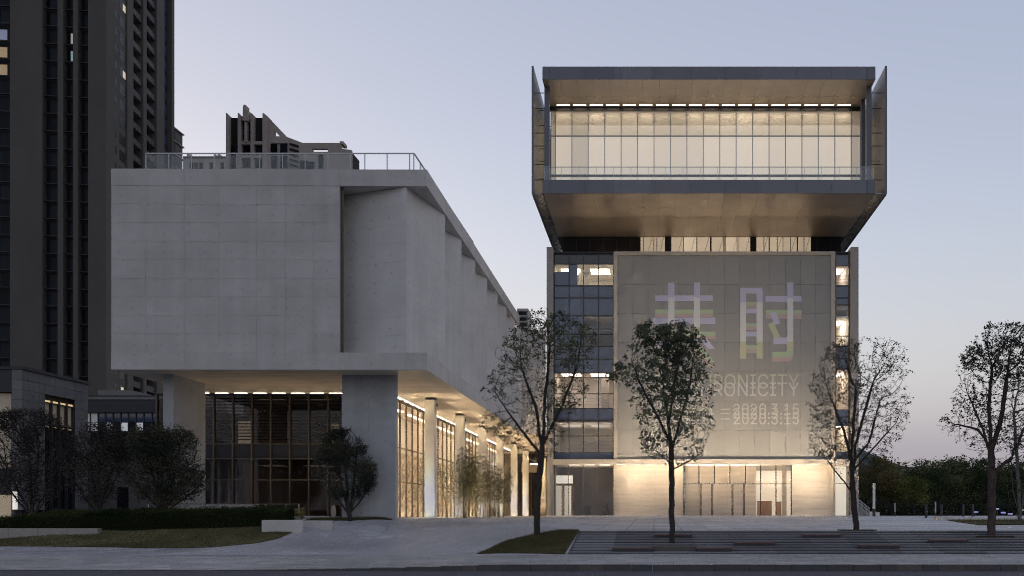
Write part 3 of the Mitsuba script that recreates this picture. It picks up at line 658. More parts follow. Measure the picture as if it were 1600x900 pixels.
for i in range(7):
    put('window_pane', quad((gl[i] + 0.03, GY0, zm + 0.02), (gl[i + 1] - 0.03, GY0, zm + 0.02), (gl[i + 1] - 0.03, GY0, zL0 + 0.02), (gl[i] + 0.03, GY0, zL0 + 0.02)), 'm_glass', GT)
    put('window_pane', quad((gl[i] + 0.03, GY0, 0.06), (gl[i + 1] - 0.03, GY0, 0.06), (gl[i + 1] - 0.03, GY0, zm - 0.02), (gl[i] + 0.03, GY0, zm - 0.02)), 'm_glass', GT)
for p in gl: put('mullion', bx(p - 0.04, p + 0.04, GY0 - 0.08, GY0 + 0.06, zm if p in gl[1:5] else 0.05, zL0 + 0.03), 'm_metal_dark', GT)
put('transom', bx(gl[0], gl[-1], GY0 - 0.07, GY0 + 0.05, zm - 0.025, zm + 0.025), 'm_metal_dark', GT)
for p in (1095.3, 1113.2, 1145, 1163):
    put('door_post', bx(X(p - 1.6, TY), X(p + 1.6, TY), GY0 - 0.14, GY0 + 0.1, 0.05, zm - 0.03), 'm_bronze_frame', GT)
dk = key_of('glass_door', GT)
for a, b in ((1097.5, 1111), (1116, 1143), (1147, 1161)):
    put('door_leaf', quad((X(a, TY), GY0 - 0.05, 0.07), (X(b, TY), GY0 - 0.05, 0.07), (X(b, TY), GY0 - 0.05, zm - 0.06), (X(a, TY), GY0 - 0.05, zm - 0.06)), 'm_glass', dk)
for a in (gl[0] + 0.3, gl[1] + 0.6, gl[3] - 0.2): put('ceiling_lamp', quad((a, TY + 0.9, zL0 + 0.03), (a, TY + 1.3, zL0 + 0.03), (a + 1.3, TY + 1.3, zL0 + 0.03), (a + 1.3, TY + 0.9, zL0 + 0.03)), 'm_lamp', GT, emit=[0.5 * c for c in (1.0, .8, .58)], weight=1.0)
# lit foyer behind the right of the glass
fx0, fx1 = X(1181, SY + 1.5), X(1262, 85.8)
put('foyer_wall', join([bx(fx0 - 0.2, fx1 + 3, 85.8, 86.0, 0.03, zL0 + 0.04), bx(fx1 + 0.6, fx1 + 0.7, SY + 0.4, 85.8, 0.03, zL0 + 0.04), bx(fx0 - 0.12, fx0 - 0.04, SY + 1.8, 85.8, 0.03, zL0 + 0.04)]), 'm_white', GT)
put('foyer_column', bx(X(1222, 82.2), X(1229, 82.2), 82.2, 82.6, 0.03, zL0 + 0.04), 'm_stone', GT)
for a, b in ((1.2, 3.0),): put('ceiling_lamp', quad((fx0 + 0.2, TY + 2.2, zL0), (fx0 + 0.2, TY + 4.6, zL0), (fx1, TY + 4.6, zL0), (fx1, TY + 2.2, zL0)), 'm_lamp', GT, emit=[0.6 * c for c in (1.0, .88, .72)], weight=1.5)
put('ceiling_beam', bx(fx0, fx1 + .5, TY + 1.6, TY + 1.9, zL0 - 0.35, zL0 + 0.03), 'm_dim_room', GT)
put('foyer_wall', bx(fx0, fx1 + 0.6, TY + 4.9, TY + 5.0, zm + 0.1, zm + 0.35), 'm_stone', GT)
rdk = thing('reception_desk', 'warm brown timber reception counter in the bright foyer behind the glass', 'counter')
put('front', bx(X(1184, 83), X(1206, 83), 83.0, 83.6, 0.03, 1.22), 'm_wood', rdk); put('top', bx(X(1183.5, 83), X(1206.5, 83), 82.95, 83.65, 1.22, 1.27), 'm_wood_dark', rdk)
ck = thing('timber_cabinet', 'narrow brown timber cabinet right of the reception counter in the bright foyer', 'cabinet')
put('body', bx(X(1214.5, 83), X(1220.5, 83), 83.0, 83.5, 0.03, 1.18), 'm_wood', ck); put('top', bx(X(1214, 83), X(1221, 83), 82.96, 83.54, 1.18, 1.22), 'm_wood_dark', ck)
# bright ground-floor window at the right end
put('window_pane', quad((rx[0] + 0.02, GLY, 0.06), (rx[1] - 0.02, GLY, 0.06), (rx[1] - 0.02, GLY, zm - 0.02), (rx[0] + 0.02, GLY, zm - 0.02)), 'm_glass', GT)
put('window_pane', quad((rx[0] + 0.02, GLY, zm + 0.03), (rx[1] - 0.02, GLY, zm + 0.03), (rx[1] - 0.02, GLY, zL0), (rx[0] + 0.02, GLY, zL0)), 'm_glass', GT)
put('transom', bx(rx[0], rx[1], GLY - 0.07, GLY + 0.05, zm - 0.02, zm + 0.03), 'm_bronze_frame', GT)
put('light_wall', bx(fr3, pr0, TY + 1.6, TY + 1.7, 0.05, zL0), 'm_frost', GT, emit=[0.058 * c for c in (1.0, .90, .74)], weight=0.6)
# left entrance
ex = [X(p, GY0) for p in (866, 888, 911, 935, 958.3)]
for i in range(4):
    put('window_pane', quad((ex[i] + 0.03, GY0, zm + 0.02), (ex[i + 1] - 0.03, GY0, zm + 0.02), (ex[i + 1] - 0.03, GY0, zL0), (ex[i] + 0.03, GY0, zL0)), 'm_glass', GT)
    put('window_pane', quad((ex[i] + 0.03, GY0, 0.06), (ex[i + 1] - 0.03, GY0, 0.06), (ex[i + 1] - 0.03, GY0, zm - 0.02), (ex[i] + 0.03, GY0, zm - 0.02)), 'm_glass', GT)
for p in ex: put('mullion', bx(p - 0.025, p + 0.025, GY0 - 0.05, GY0 + 0.05, 0.05, zL0 + 0.03), 'm_bronze_frame', GT)
put('transom', bx(ex[0], ex[-1], GY0 - 0.06, GY0 + 0.04, zm - 0.03, zm + 0.03), 'm_bronze_frame', GT)
put('door_post', bx(X(877, TY), X(881, TY), GY0 - 0.1, GY0 + 0.08, 0.05, zm - 0.03), 'm_bronze_frame', GT)
put('door_post', bx(X(892, TY), X(896, TY), GY0 - 0.1, GY0 + 0.08, 0.05, zm - 0.03), 'm_bronze_frame', GT)
put('lobby_wall', join([bx(ex[0], ex[-1], 84.6, 84.8, 0.03, zL0 + 0.04), bx(ex[-1] + 0.02, ex[-1] + 0.1, SY + 0.3, 84.6, 0.03, zL0 + 0.03)]), mat('m_lobby', (0.12, 0.11, 0.105), 0.7), GT)
put('lit_wall', bx(X(865, 82), X(878, 82), 82.0, 82.1, 0.05, zm - 0.1), 'm_white', GT, emit=[0.026 * c for c in (1, .9, .72)], weight=0.2)
put('lit_wall', bx(X(882, 82), X(893, 82), 82.0, 82.1, 0.05, zm - 0.1), 'm_white', GT, emit=[0.028 * c for c in (1, .9, .72)], weight=0.2)
put('lit_wall', bx(X(865, 82), X(895, 82), 82.0, 82.1, zm + 0.05, zm + 0.75), 'm_white', GT, emit=[0.05 * c for c in (1, .93, .8)], weight=0.2)
# strip lamps under the ledge
lamps = [X(p, TY) for p in np.arange(889, 958, 24)] + [X(p, TY) for p in np.arange(963, 1066, 22)] + [X(p, TY) for p in np.arange(1071, 1186, 24)] + [X(p, TY) for p in (1240, 1262)]
for a in lamps:
    put('strip_light', quad((a, TY + 0.12, zL0 + 0.035), (a, TY + 0.3, zL0 + 0.035), (a + 0.85, TY + 0.3, zL0 + 0.035), (a + 0.85, TY + 0.12, zL0 + 0.035)), 'm_lamp', GT, emit=[1.2 * c for c in (1.0, .84, .68)], weight=2.0)
for a in (X(984.5, TY), X(1240 + 4, TY), X(1262 + 4, TY)):
    k = key_of('downlight', GT)
    scene[k] = {'type': 'spot', 'intensity': rgb([EL * 3.0 * c for c in (1.0, .84, .64)]), 'cutoff_angle': 42.0, 'beam_width': 10.0, 'sampling_weight': 1.0, 'to_world': T4().look_at(origin=[a + 0.4, SY - 0.35, zL0 - 0.02], target=[a + 0.4, SY + 0.15, zL0 - 2.0], up=[0, 1, 0])}
# floodlights added in the plaza to light the panel wall; no such lamps seen
for px in (985, 1048, 1110, 1172, 1240, 1290):
    fx = X(px, TY)
    k = put('floodlight', trimesh.creation.cylinder(0.12, 0.02, sections=16, transform=trimesh.transformations.translation_matrix([fx, TY - 6.2, float(ground_z(fx, TY - 6.2)) + 0.012])), 'm_steel', 'plaza')
    scene[key_of('flood_lamp', 'plaza')] = {'type': 'spot', 'intensity': rgb([EL * 23.0 * c for c in (1.0, 0.80, 0.55)]), 'cutoff_angle': 42.0, 'beam_width': 4.0, 'sampling_weight': 1.5,
                     'to_world': T4().look_at(origin=[fx, TY - 6.2, 0.06], target=[fx, TY, 6.3], up=[1, 0, 0])}

# ------------------------------------------------------------------ the concrete gallery on the left
CG = thing('concrete_gallery', 'long pale concrete gallery with saw-tooth side wall, raised over a glazed ground floor', 'building')
LY = 44.0
PIV = (-10.14, LY)
ROT = 0.5
def cg(name, m, material, parent=CG, **kw):
    return put(name, rotz(m, ROT, PIV), material, parent, **kw)
xL, xR, xW = X(176, LY), X(667, LY), X(531, LY)
zA, zB1, zB0, zU = Z(265, LY), Z(291, LY), Z(551, LY), Z(578, LY)
cmats = ['m_concrete', 'm_concrete_b', 'm_concrete_c']
rc = random.Random(5)
G = 0.0032
def cmat(): return rc.choice(cmats)
# front wall in courses of formwork panels
cx = np.array([xL] + [X(p, LY) for p in (230, 290.5, 342.5, 402, 447, 490)] + [xW])
cz = np.linspace(zB0, zB1, 10)
for i in range(len(cx) - 1):
    for j in range(9):
        cg('wall_panel', bx(cx[i] + G, cx[i + 1] - G, LY + rc.uniform(0, 0.004), LY + 0.1, cz[j] + G, cz[j + 1] - G), cmat())
cg('wall_backing', bx(xL, xW - 0.01, LY + 0.02, LY + 0.5, zB0, zB1), 'm_joint')
bxs = np.array([xL, X(290.5, LY), X(402, LY), xW, X(585, LY), X(634, LY), xR])
for z0, z1 in ((zB1, zA), (zU, zB0)):
    for a, b in zip(bxs[:-1], bxs[1:]):
        cg('band_panel', bx(a + (G if a != xL else 0), b - (G if b != xR else 0), LY - 0.012, LY + 0.25, z0 + 0.003, z1 - 0.003), cmat())
# side bands
ys = np.arange(LY + 0.25, 76.5, 3.2)
for k, (z0, z1) in enumerate(((zB1, zA), (zU, zB0))):
    yy = list(np.arange(LY + 0.256, 76.3 if k == 0 else 104, 4.0)) + [76.4 if k == 0 else 104.5]
    for a, b in zip(yy[:-1], yy[1:]):
        cg('band_panel', bx(xR - 0.3, xR, a + G, b - G, z0 + 0.003, z1 - 0.003), cmat())
cg('roof_slab', bx(xL + 0.02, xR - 0.31, LY + 0.26, 76.4, zB1 + 0.012, zA - 0.03), 'm_concrete')
cg('main_volume', bx(xL + 0.02, -14.25, LY + 0.5, 104, zB0, zB1), 'm_concrete')
cg('left_end_wall', bx(xL, xL + 0.019, LY + 0.26, 104, zU, zA), 'm_concrete')
cg('floor_slab', bx(xL + 0.02, xR - 0.31, LY + 0.26, 104.4, zU + 0.04, zB0 - 0.004), 'm_concrete')
cg('soffit', bx(xL + 0.02, xR - 0.02, LY + 0.02, 104.4, zU - 0.012, zU - 0.001), 'm_soffit')
# saw-tooth side walls
def fin(p0, p1, nx, nz, mname=None):
    p0, p1 = np.array(p0, float), np.array(p1, float)
    t = np.linspace(0, 1, nx + 1); zs = np.linspace(zB0 + 0.004, zB1 - 0.004, nz + 1)
    L = np.linalg.norm(p1 - p0); e = G / L
    for i in range(nx):
        for j in range(nz):
            cg('fin_panel', slab(p0 + (p1 - p0) * (t[i] + (e if i else 0)), p0 + (p1 - p0) * (t[i + 1] - (e if i < nx - 1 else 0)), zs[j] + (G if j else 0), zs[j + 1] - (G if j < nz - 1 else 0), -0.05, rc.uniform(-0.004, 0)), 'm_concrete_fin')
    cg('fin_backing', slab(p0 + (p1 - p0) * 0.02, p0 + (p1 - p0) * 0.98, zB0, zB1, -0.09, -0.012), 'm_joint')
fin((-14.25, LY + 1.36), (-11.07, LY + 0.05), 2, 9)
for k in range(8):
    fin((-11.07 if k == 0 else -11.5, LY + (0.09 if k == 0 else 0.08) + 4.27 * k), (-10.19, LY + 4.25 + 4.27 * k), 2, 3)
    cg('fin_return', slab((-10.21, LY + 4.26 + 4.27 * k), (-11.6, LY + 4.34 + 4.27 * k), zB0, zB1, -0.01, 0.0), 'm_concrete')
cg('downpipe', trimesh.creation.cylinder(0.045, zB1 - zB0, sections=10, transform=trimesh.transformations.translation_matrix([-13.96, LY + 0.25, (zB0 + zB1) / 2])), 'm_bronze_frame')
# piers
def pier(x0, x1, y0, y1, z0, z1, nx, nz, name='pier'):
    k = key_of(name, CG)
    xs, zs = np.linspace(x0, x1, nx + 1), np.linspace(z0, z1, nz + 1)
    put('pier_core', rotz(bx(x0 + 0.01, x1 - 0.001, y0 + 0.02, y1, z0, z1), ROT, PIV), 'm_concrete_pier', k)
    for i in range(nx):
        for j in range(nz):
            put('panel', rotz(bx(xs[i] + (0.013 if i else 0), xs[i + 1] - (0.013 if i < nx - 1 else 0), y0 + RNG.uniform(0, 0.006), y0 + 0.019, zs[j] + 0.012, zs[j + 1] - 0.012), ROT, PIV), 'm_concrete_pier', k)
pier(X(535, 45.6), X(618.5, 45.6), 45.6, 46.05, -0.2, zU - 0.012, 2, 8)
pier(X(257, 45.4), X(273, 45.4), 45.4, 48.7, -0.2, zU - 0.012, 1, 6)
# colonnade
for k in range(6):
    yc = 54.5 + 8.65 * k
    ck_ = key_of('column', CG)
    put('shaft', rotz(bx(-12.53, -11.98, yc - 0.275, yc + 0.275, -0.25, zU - 0.17), ROT, PIV), 'm_column', ck_)
    put('neck', rotz(bx(-12.5, -12.01, yc - 0.24, yc + 0.24, zU - 0.15, zU - 0.013), ROT, PIV), 'm_metal_dark', ck_)
    put('cap_plate', rotz(bx(-12.56, -11.95, yc - 0.3, yc + 0.3, zU - 0.17, zU - 0.14), ROT, PIV), 'm_white', ck_)
    put('lamp_head', rotz(trimesh.creation.cylinder(0.05, 0.16, sections=10, transform=trimesh.transformations.translation_matrix([-11.86, yc - 0.25, zU - 0.42])), ROT, PIV), 'm_metal_dark', ck_)
    q = rotz(bx(-12.15, -12.05, yc - 3.0, yc - 2.9, 0, 1), ROT, PIV).centroid
    put('ground_uplight', trimesh.creation.cylinder(0.09, 0.02, sections=12, transform=trimesh.transformations.translation_matrix([q[0], q[1], float(ground_z(q[0], q[1])) + 0.014])), 'm_steel', ck_)  # unseen uplight added to brighten the column front
    scene[key_of('uplight_lamp', ck_)] = {'type': 'spot', 'intensity': rgb([EL * 30.0 * c for c in (1.0, 0.77, 0.48)]), 'cutoff_angle': 52.0, 'beam_width': 18.0, 'sampling_weight': 1.5,
        'to_world': T4().look_at(origin=[q[0], q[1], float(ground_z(q[0], q[1])) + 0.06], target=[q[0], q[1] + 2.7, zU - 4.4], up=[1, 0, 0])}
# glazed ground floor: front
FY, fz0, zt1, zt2, zt3, fzh = 52.6, -0.12, Z(750, 52.6), Z(717, 52.6), Z(694, 52.6), Z(617, 52.6)
fxs = [X(338.7 - 29.5 * k, FY) for k in (3, 2, 1)] + [X(338.7 + 29.5 * k, FY) for k in range(9)] + [-14.2]
zr = [fz0, zt1, zt2, zt3, fzh]
for i in range(len(fxs) - 1):
    for j in range(4):
        a, b = fxs[i] + 0.02, fxs[i + 1] - 0.02
        if j == 2: cg('spandrel_pane', bx(a, b, FY, FY + 0.03, zr[j] + 0.02, zr[j + 1] - 0.02), 'm_podium_dark')
        else: cg('window_pane', quad((a, FY, zr[j] + 0.02), (b, FY, zr[j] + 0.02), (b, FY, zr[j + 1] - 0.02), (a, FY, zr[j + 1] - 0.02)), 'm_glass_dark')
for a in fxs: cg('mullion', bx(a - 0.03, a + 0.03, FY - 0.14, FY + 0.08, fz0, fzh), 'm_bronze_frame')
for z in zr[1:-1]: cg('transom', bx(fxs[0], fxs[-1], FY - 0.10, FY + 0.06, z - 0.025, z + 0.025), 'm_bronze_frame')
cg('window_head', bx(fxs[0], fxs[-1] + 0.1, FY - 0.2, FY + 0.2, fzh, zU - 0.013), 'm_metal_dark')
for a in fxs[2:-1]:
    cg('strip_light', quad((a + 0.14, FY - 0.21, fzh + 0.02), (a + 0.82, FY - 0.21, fzh + 0.02), (a + 0.82, FY - 0.21, fzh + 0.07), (a + 0.14, FY - 0.21, fzh + 0.07)), 'm_lamp', emit=[0.85 * c for c in WARMW], weight=0.9)
# glazed ground floor: along the colonnade
GX = -14.2
sy = np.arange(FY, 104, 1.45)
for i in range(len(sy) - 1):
    for j in range(4):
        a, b = sy[i] + 0.02, sy[i + 1] - 0.02
        if i < 26 or j == 3: cg('window_pane', quad((GX, a, zr[j] + 0.02), (GX, b, zr[j] + 0.02), (GX, b, zr[j + 1] - 0.02), (GX, a, zr[j + 1] - 0.02)), 'm_glass')
for a in sy: cg('mullion', bx(GX - 0.05, GX + 0.05, a - 0.025, a + 0.025, fz0, fzh), 'm_bronze_frame')
for z in (zr[1], zr[3]): cg('transom', bx(GX - 0.05, GX + 0.06, FY, 104, z - 0.025, z + 0.025), 'm_bronze_frame')
cg('window_head', bx(GX - 0.2, GX + 0.2, FY + 0.2, 104, fzh, zU - 0.013), 'm_metal_dark')
for a in sy[:-1]:
    cg('strip_light', quad((GX + 0.21, a + 0.15, fzh + 0.01), (GX + 0.21, a + 1.05, fzh + 0.01), (GX + 0.21, a + 1.05, fzh + 0.09), (GX + 0.21, a + 0.15, fzh + 0.09)), 'm_lamp', emit=[1.6 * c for c in WARMW], weight=0.9)
# interior
cg('interior_floor', bx(xL + 0.2, GX - 0.02, FY + 0.1, 104, -0.2, -0.06), 'm_dim_room')
cg('upper_floor', bx(xL + 0.2, -17.2, FY + 0.2, 104, zt2 + 0.1, zt3 - 0.1), 'm_dark_room')
cg('relief_wall', bx(-17.0, -16.7, FY + 1.2, 104, -0.06, Z(735, 58.4) + 1.5), 'm_relief')
cg('plaster_wall', bx(-17.0, -16.75, FY + 1.2, 104, Z(735, 58.4) + 1.5, zU - 0.02), 'm_white')
for y in np.arange(FY + 2, 102, 8.0):
    cg('cove_light', quad((-15.6, y, fzh - 0.05), (-15.6, y + 6.5, fzh - 0.05), (-15.3, y + 6.5, fzh - 0.05), (-15.3, y, fzh - 0.05)), 'm_lamp', emit=[1.3 * c for c in WARM], weight=0.8)
    cg('floor_light', quad((-16.5, y, 0.0), (-16.3, y, 0.0), (-16.3, y + 6.5, 0.0), (-16.5, y + 6.5, 0.0)), 'm_lamp', emit=[1.2 * c for c in WARM], weight=0.6)
cg('back_wall', bx(xL + 0.2, -17.1, 58.0, 58.2, -0.06, zU - 0.02), 'm_wood_dark')
for a, b, c_, d_, e in ((376, 395.5, 693, 657, .020), (521, 533, 693, 661, .020)):
    cg('lit_doorway', bx(X(a, 55.2), X(b, 55.2), 55.2, 55.25, Z(c_, 55.2), Z(d_, 55.2)), 'm_white', emit=[e * c for c in (1.0, .72, .42)], weight=0.2)
for a in (333.5, 344, 360, 372): cg('inner_column', bx(X(a, 54.4), X(a + (3 if a < 350 else 2), 54.4), 54.4, 54.6, -0.06, zt2), 'm_white')
for xa in (-21.5, -19.0, -16.5):
    cg('ceiling_lamp', quad((xa, FY + 1.0, zt2 - 0.3), (xa, FY + 2.2, zt2 - 0.3), (xa + 1.4, FY + 2.2, zt2 - 0.3), (xa + 1.4, FY + 1.0, zt2 - 0.3)), 'm_lamp', emit=[0.008 * c for c in WARM], weight=0.2)
    cg('ceiling_lamp', quad((xa, FY + 1.0, fzh - 0.1), (xa, FY + 1.6, fzh - 0.1), (xa + 1.4, FY + 1.6, fzh - 0.1), (xa + 1.4, FY + 1.0, fzh - 0.1)), 'm_lamp', emit=[0.01 * c for c in WARM], weight=0.2)
for k in range(14):  # louvres inside the upper windows
    cg('louvre', bx(fxs[0], fxs[-1], FY + 0.5, FY + 0.56, zt3 + 0.25 + k * 0.17, zt3 + 0.31 + k * 0.17), 'm_dark_room')
cg('threshold', bx(X(300, 52.4), -11.9, FY - 0.35, FY - 0.1, -0.3, 0.0), 'm_white')
cg('threshold', bx(GX + 0.1, GX + 0.35, FY, 104, -0.3, -0.02), 'm_white')
# link and far end of the passage
put('link_wall', bx(X(806, 78.4), pl0 - 0.02, 78.4, 79.0, Z(677, 78.4), Z(516, 78.4)), 'm_concrete_b', CG)
put('link_soffit', bx(X(806, 78.4), pl0 - 0.02, 79.0, 104, Z(677, 78.4) + 0.01, Z(677, 78.4) + 0.3), 'm_soffit', CG)
put('relief_pier', bx(X(844, 81), X(852.5, 81), 81, 82.2, -0.1, Z(677, 78.4)), 'm_relief', CG)
put('end_wall', bx(-16, pl0, 104.6, 104.8, -0.1, 8), 'm_dark_glass', CG)
for px in (815, 829, 838): put('end_mullion', bx(X(px, 104), X(px, 104) + 0.07, 104.3, 104.58, -0.1, 7), 'm_bronze_frame', CG)
put('end_beam', bx(-14, pl0, 104.25, 104.6, Z(738, 104), Z(724, 104)), 'm_soffit', CG)
put('passage_light', quad((-13, 103.5, Z(726, 103.5)), (-9.2, 103.5, Z(726, 103.5)), (-9.2, 103.5, Z(724, 103.5)), (-13, 103.5, Z(724, 103.5))), 'm_lamp', CG, emit=[0.3 * c for c in WARMW], weight=0.2)
lamp_spots = [(-21.0, 50.6, 1.1, 0), (-19.0, 50.6, 1.1, 0), (-17.0, 50.6, 1.1, 0), (-15.0, 50.6, 1.1, 0), (-9.8, 74.6, 9.0, 3.9)]  # unseen uplights added to warm the front soffit and the link wall
for x_, y_, i_, lean in lamp_spots:
    z_ = float(ground_z(x_, y_))
    put('ground_uplight', trimesh.creation.cylinder(0.09, 0.02, sections=12, transform=trimesh.transformations.translation_matrix([x_, y_, z_ + 0.014])), 'm_steel', CG)
    scene[key_of('uplight_lamp', CG)] = {'type': 'spot', 'intensity': rgb([EL * i_ * c for c in (1.0, 0.74, 0.45)]), 'cutoff_angle': 62.0 if not lean else 36.0, 'beam_width': 25.0 if not lean else 10.0, 'sampling_weight': 1.5,
        'to_world': T4().look_at(origin=[x_, y_, z_ + 0.06], target=[x_, y_ + lean, z_ + 9.0], up=[1, 0, 0])}
# roof balustrade: glass to the left, open steel to the right
bk_ = thing('roof_balustrade', 'low glass and steel balustrade along the roof edge of the concrete gallery', 'balustrade')
n, xa, xb = 9, X(228, 45.2), X(548, 45.2)
zp = Z(240.5, 45.2)
railing_posts(xa, xb, 45.2, zA - 0.06, n, bk_, zp - zA + 0.06)
for px in (570, 605, 640, 646.5): put('post', bx(X(px, 45.2) - 0.02, X(px, 45.2) + 0.02, 45.18, 45.22, zA - 0.06, zp), 'm_steel', bk_)
put('handrail', bx(xb + 0.03, X(647, 45.2), 45.17, 45.23, zp, zp + 0.04), 'm_steel', bk_)
xr_ = X(647, 45.2)
for y in (46.4, 47.8, 49.4, 51.2, 53): put('post', bx(xr_ - 0.02, xr_ + 0.02, y - 0.02, y + 0.02, zA - 0.06, zp), 'm_steel', bk_)
put('handrail', bx(xr_ - 0.03, xr_ + 0.03, 45.23, 60, zp, zp + 0.04), 'm_steel', bk_)
for y in np.arange(46.4, 58, 1.6): put('glass_pane', quad((xr_, y + 0.03, zA), (xr_, y + 1.55, zA), (xr_, y + 1.55, zp - 0.03), (xr_, y + 0.03, zp - 0.03)), 'm_rail_glass', bk_)

# ------------------------------------------------------------------ apartment towers and podium buildings on the left
AT = thing('apartment_tower', 'dark high-rise apartment tower with stone piers filling the left edge of the photo', 'building')
CO = np.array([X(166, 165.0), 165.0]); PHI = math.radians(7.5)
dB = np.array([-math.sin(PHI), math.cos(PHI)]); dA = np.array([math.cos(PHI), math.sin(PHI)])
def ray_on(px, axis):
    """Distance along a wall of the tower (from its corner) of the upright line seen at px."""
    k = (px - VX) / F
    if axis == 'A': return (CO[0] - k * CO[1]) / (k * dA[1] - dA[0])
    return (CO[0] - k * CO[1]) / (k * dB[1] - dB[0])
def on(axis, t, out=0.0):
    if axis == 'A': return CO + dA * t + np.array([dA[1], -dA[0]]) * out
    return CO + dB * t + np.array([dB[1], -dB[0]]) * out
FH, ZTOP, ZT0 = 2.92, 108.0, -0.1
core = Polygon([on('A', 0, -1.6) + dB * 1.6, on('A', -60, -1.6), on('A', -60, -32), on('B', 31.5, -1.6)])
cm = trimesh.creation.extrude_polygon(Polygon([CO + dB * 1.5 - dA * 1.5, CO - dA * 60 + dB * 1.5, CO - dA * 60 + dB * 31.5, CO + dB * 31.5 - dA * 1.5]), ZTOP - 1 - ZT0, engine='earcut')
cm.apply_translation([0, 0, ZT0]); put('recessed_wall', cm, 'm_tower_recess', AT)
def t_slab(axis, pa, pb, z0, z1, o0, o1):
    a, b = ray_on(pa, axis), ray_on(pb, axis)
    return slab(on(axis, a), on(axis, b), z0, z1, o0, o1)
for pa, pb in ((-90, -40), (15.5, 66), (90, 98.5), (114, 121.5), (137.5, 166)):
    put('pier', t_slab('A', pa, pb, ZT0, ZTOP, -1.55, 0.0), 'm_tower_stone', AT)
for pa, pb in ((166.3, 180), (199, 208.5), (224, 229.5), (245, 257), (268.5, 272.5)):
    put('pier', t_slab('B', pa, pb, ZT0, ZTOP, -1.55, 0.0), 'm_tower_stone', AT)
put('spandrel_wall', t_slab('B', 180, 199, ZT0, ZTOP, -1.55, -0.25), 'm_tower_stone', AT)
put('spandrel_wall', t_slab('B', 257, 268.5, ZT0, ZTOP, -1.55, -0.9), 'm_tower_recess', AT)
nf = 35
rt = random.Random(21)
mat('m_lit_warm', (0.5, 0.42, 0.3), 0.6); mat('m_lit_cool', (0.5, 0.5, 0.5), 0.6)
mat('m_tower_rail', (0.03, 0.029, 0.03), 0.6); mat('m_tower_pane', lambda p, n, uv: mi.Color3f(0.006, 0.008, 0.012) * (0.3 + 2.2 * mikit.cell_rand(dr.floor(p.x * 0.8), dr.floor(p.z / 2.92), 2)), 0.3, spec=0.12)
lit = {}
def lit_floor(py, Y): return int((Z(py, Y) - ZT0) / FH)
for axis, pa, pb, Yb, lits in (('A', -40, 15.5, 160, {60: 'w', 90: 'w', 45: 'b'}), ('A', 66, 90, 163, {}), ('A', 98.5, 114, 164, {50: 'c', 77: 'g'}), ('A', 121.5, 137.5, 165, {}), ('B', 208.5, 224, 180, {62: 'c', 145: 'b', 122: 'b', 98: 'b'}), ('B', 229.5, 245, 187, {70: 'w', 142: 'b', 220: 'w'})):
    lf = {lit_floor(q, Yb): v for q, v in lits.items()}
    for f in range(2, nf + 1):
        z = ZT0 + f * FH
        rail = 'm_tower_rail'
        put('balcony', t_slab(axis, pa + 0.15, pb - 0.15, z - 0.12, z + (0.95 if axis == 'B' or pa > 0 else 0.3), -0.55 if axis == 'A' else -0.4, -0.45 if axis == 'A' else -0.3) if axis == 'B' else t_slab(axis, pa + 0.15, pb - 0.15, z - 0.05, z + 0.07, -1.0, -0.6), rail, AT)
        wk = put('window', t_slab(axis, pa + 1.5, pb - 1.5, z + 0.25, z + 2.45, -1.52, -1.42), 'm_tower_pane', AT)
        if f in lf:
            m, e = {'w': ('m_lit_warm', (0.016, 0.010, 0.004)), 'c': ('m_lit_cool', (0.02, 0.02, 0.018)), 'g': ('m_lit_cool', (0.011, 0.018, 0.018)), 'b': ('m_lit_cool', (0.005, 0.006, 0.012))}[lf[f]]
            w = pb - pa
            o = 0.35 if axis == 'A' else 0.2
            put('lit_window', t_slab(axis, pa + w * (o + 0.05), pa + w * (o + 0.45), z + 0.5, z + 2.2, -1.415, -1.40), m, AT, emit=e, weight=0.05)
for f in range(2, nf + 1):
    z = ZT0 + f * FH
    for pa, pb in ((180.6, 184.4), (189, 198)):
        put('window', t_slab('B', pa, pb, z + (0.9 if pb < 186 else 0.5), z + 2.3, -0.3, -0.22), 'm_tower_pane', AT)
    put('window', t_slab('B', 258, 267.5, z + 0.3, z + 2.3, -0.95, -0.86), 'm_spandrel', AT)
for py, px in ((605, 191), (8, 194), (113, 194)):
    put('lit_window', t_slab('B', px, px + 4, ZT0 + lit_floor(py, 172) * FH + 0.8, ZT0 + lit_floor(py, 172) * FH + 2.0, -0.215, -0.2), 'm_lit_warm', AT, emit=(0.045, 0.038, 0.026), weight=0.05)
# tower behind it
AT2 = thing('apartment_tower', 'sliver of a brown tower just right of the dark high-rise, above the concrete roof', 'building')
Y2 = 232.0
def far_box(px0, px1, Y0, Y1, py1, z0=-0.1): return bx(X(px0, Y0), X(px1, Y0), Y0, Y1, z0, Z(py1, Y0))
x2, zt2_ = X(255, Y2), 93.4
put('wall', bx(x2 - 14, x2, Y2, Y2 + 9.5, -0.1, zt2_), 'm_tower_stone', AT2)
for k in range(8): put('cornice', bx(x2 - 14, x2 + 0.35, Y2 - 0.3, Y2 + 9.8, zt2_ - 0.35 - k * 3.1, zt2_ - 0.1 - k * 3.1), 'm_tower_rear', AT2)
for k in range(7): put('window', bx(x2 + 0.01, x2 + 0.08, Y2 + 5.6, Y2 + 7.4, zt2_ - 2.7 - k * 3.1, zt2_ - 1.1 - k * 3.1), 'm_tower_pane', AT2)
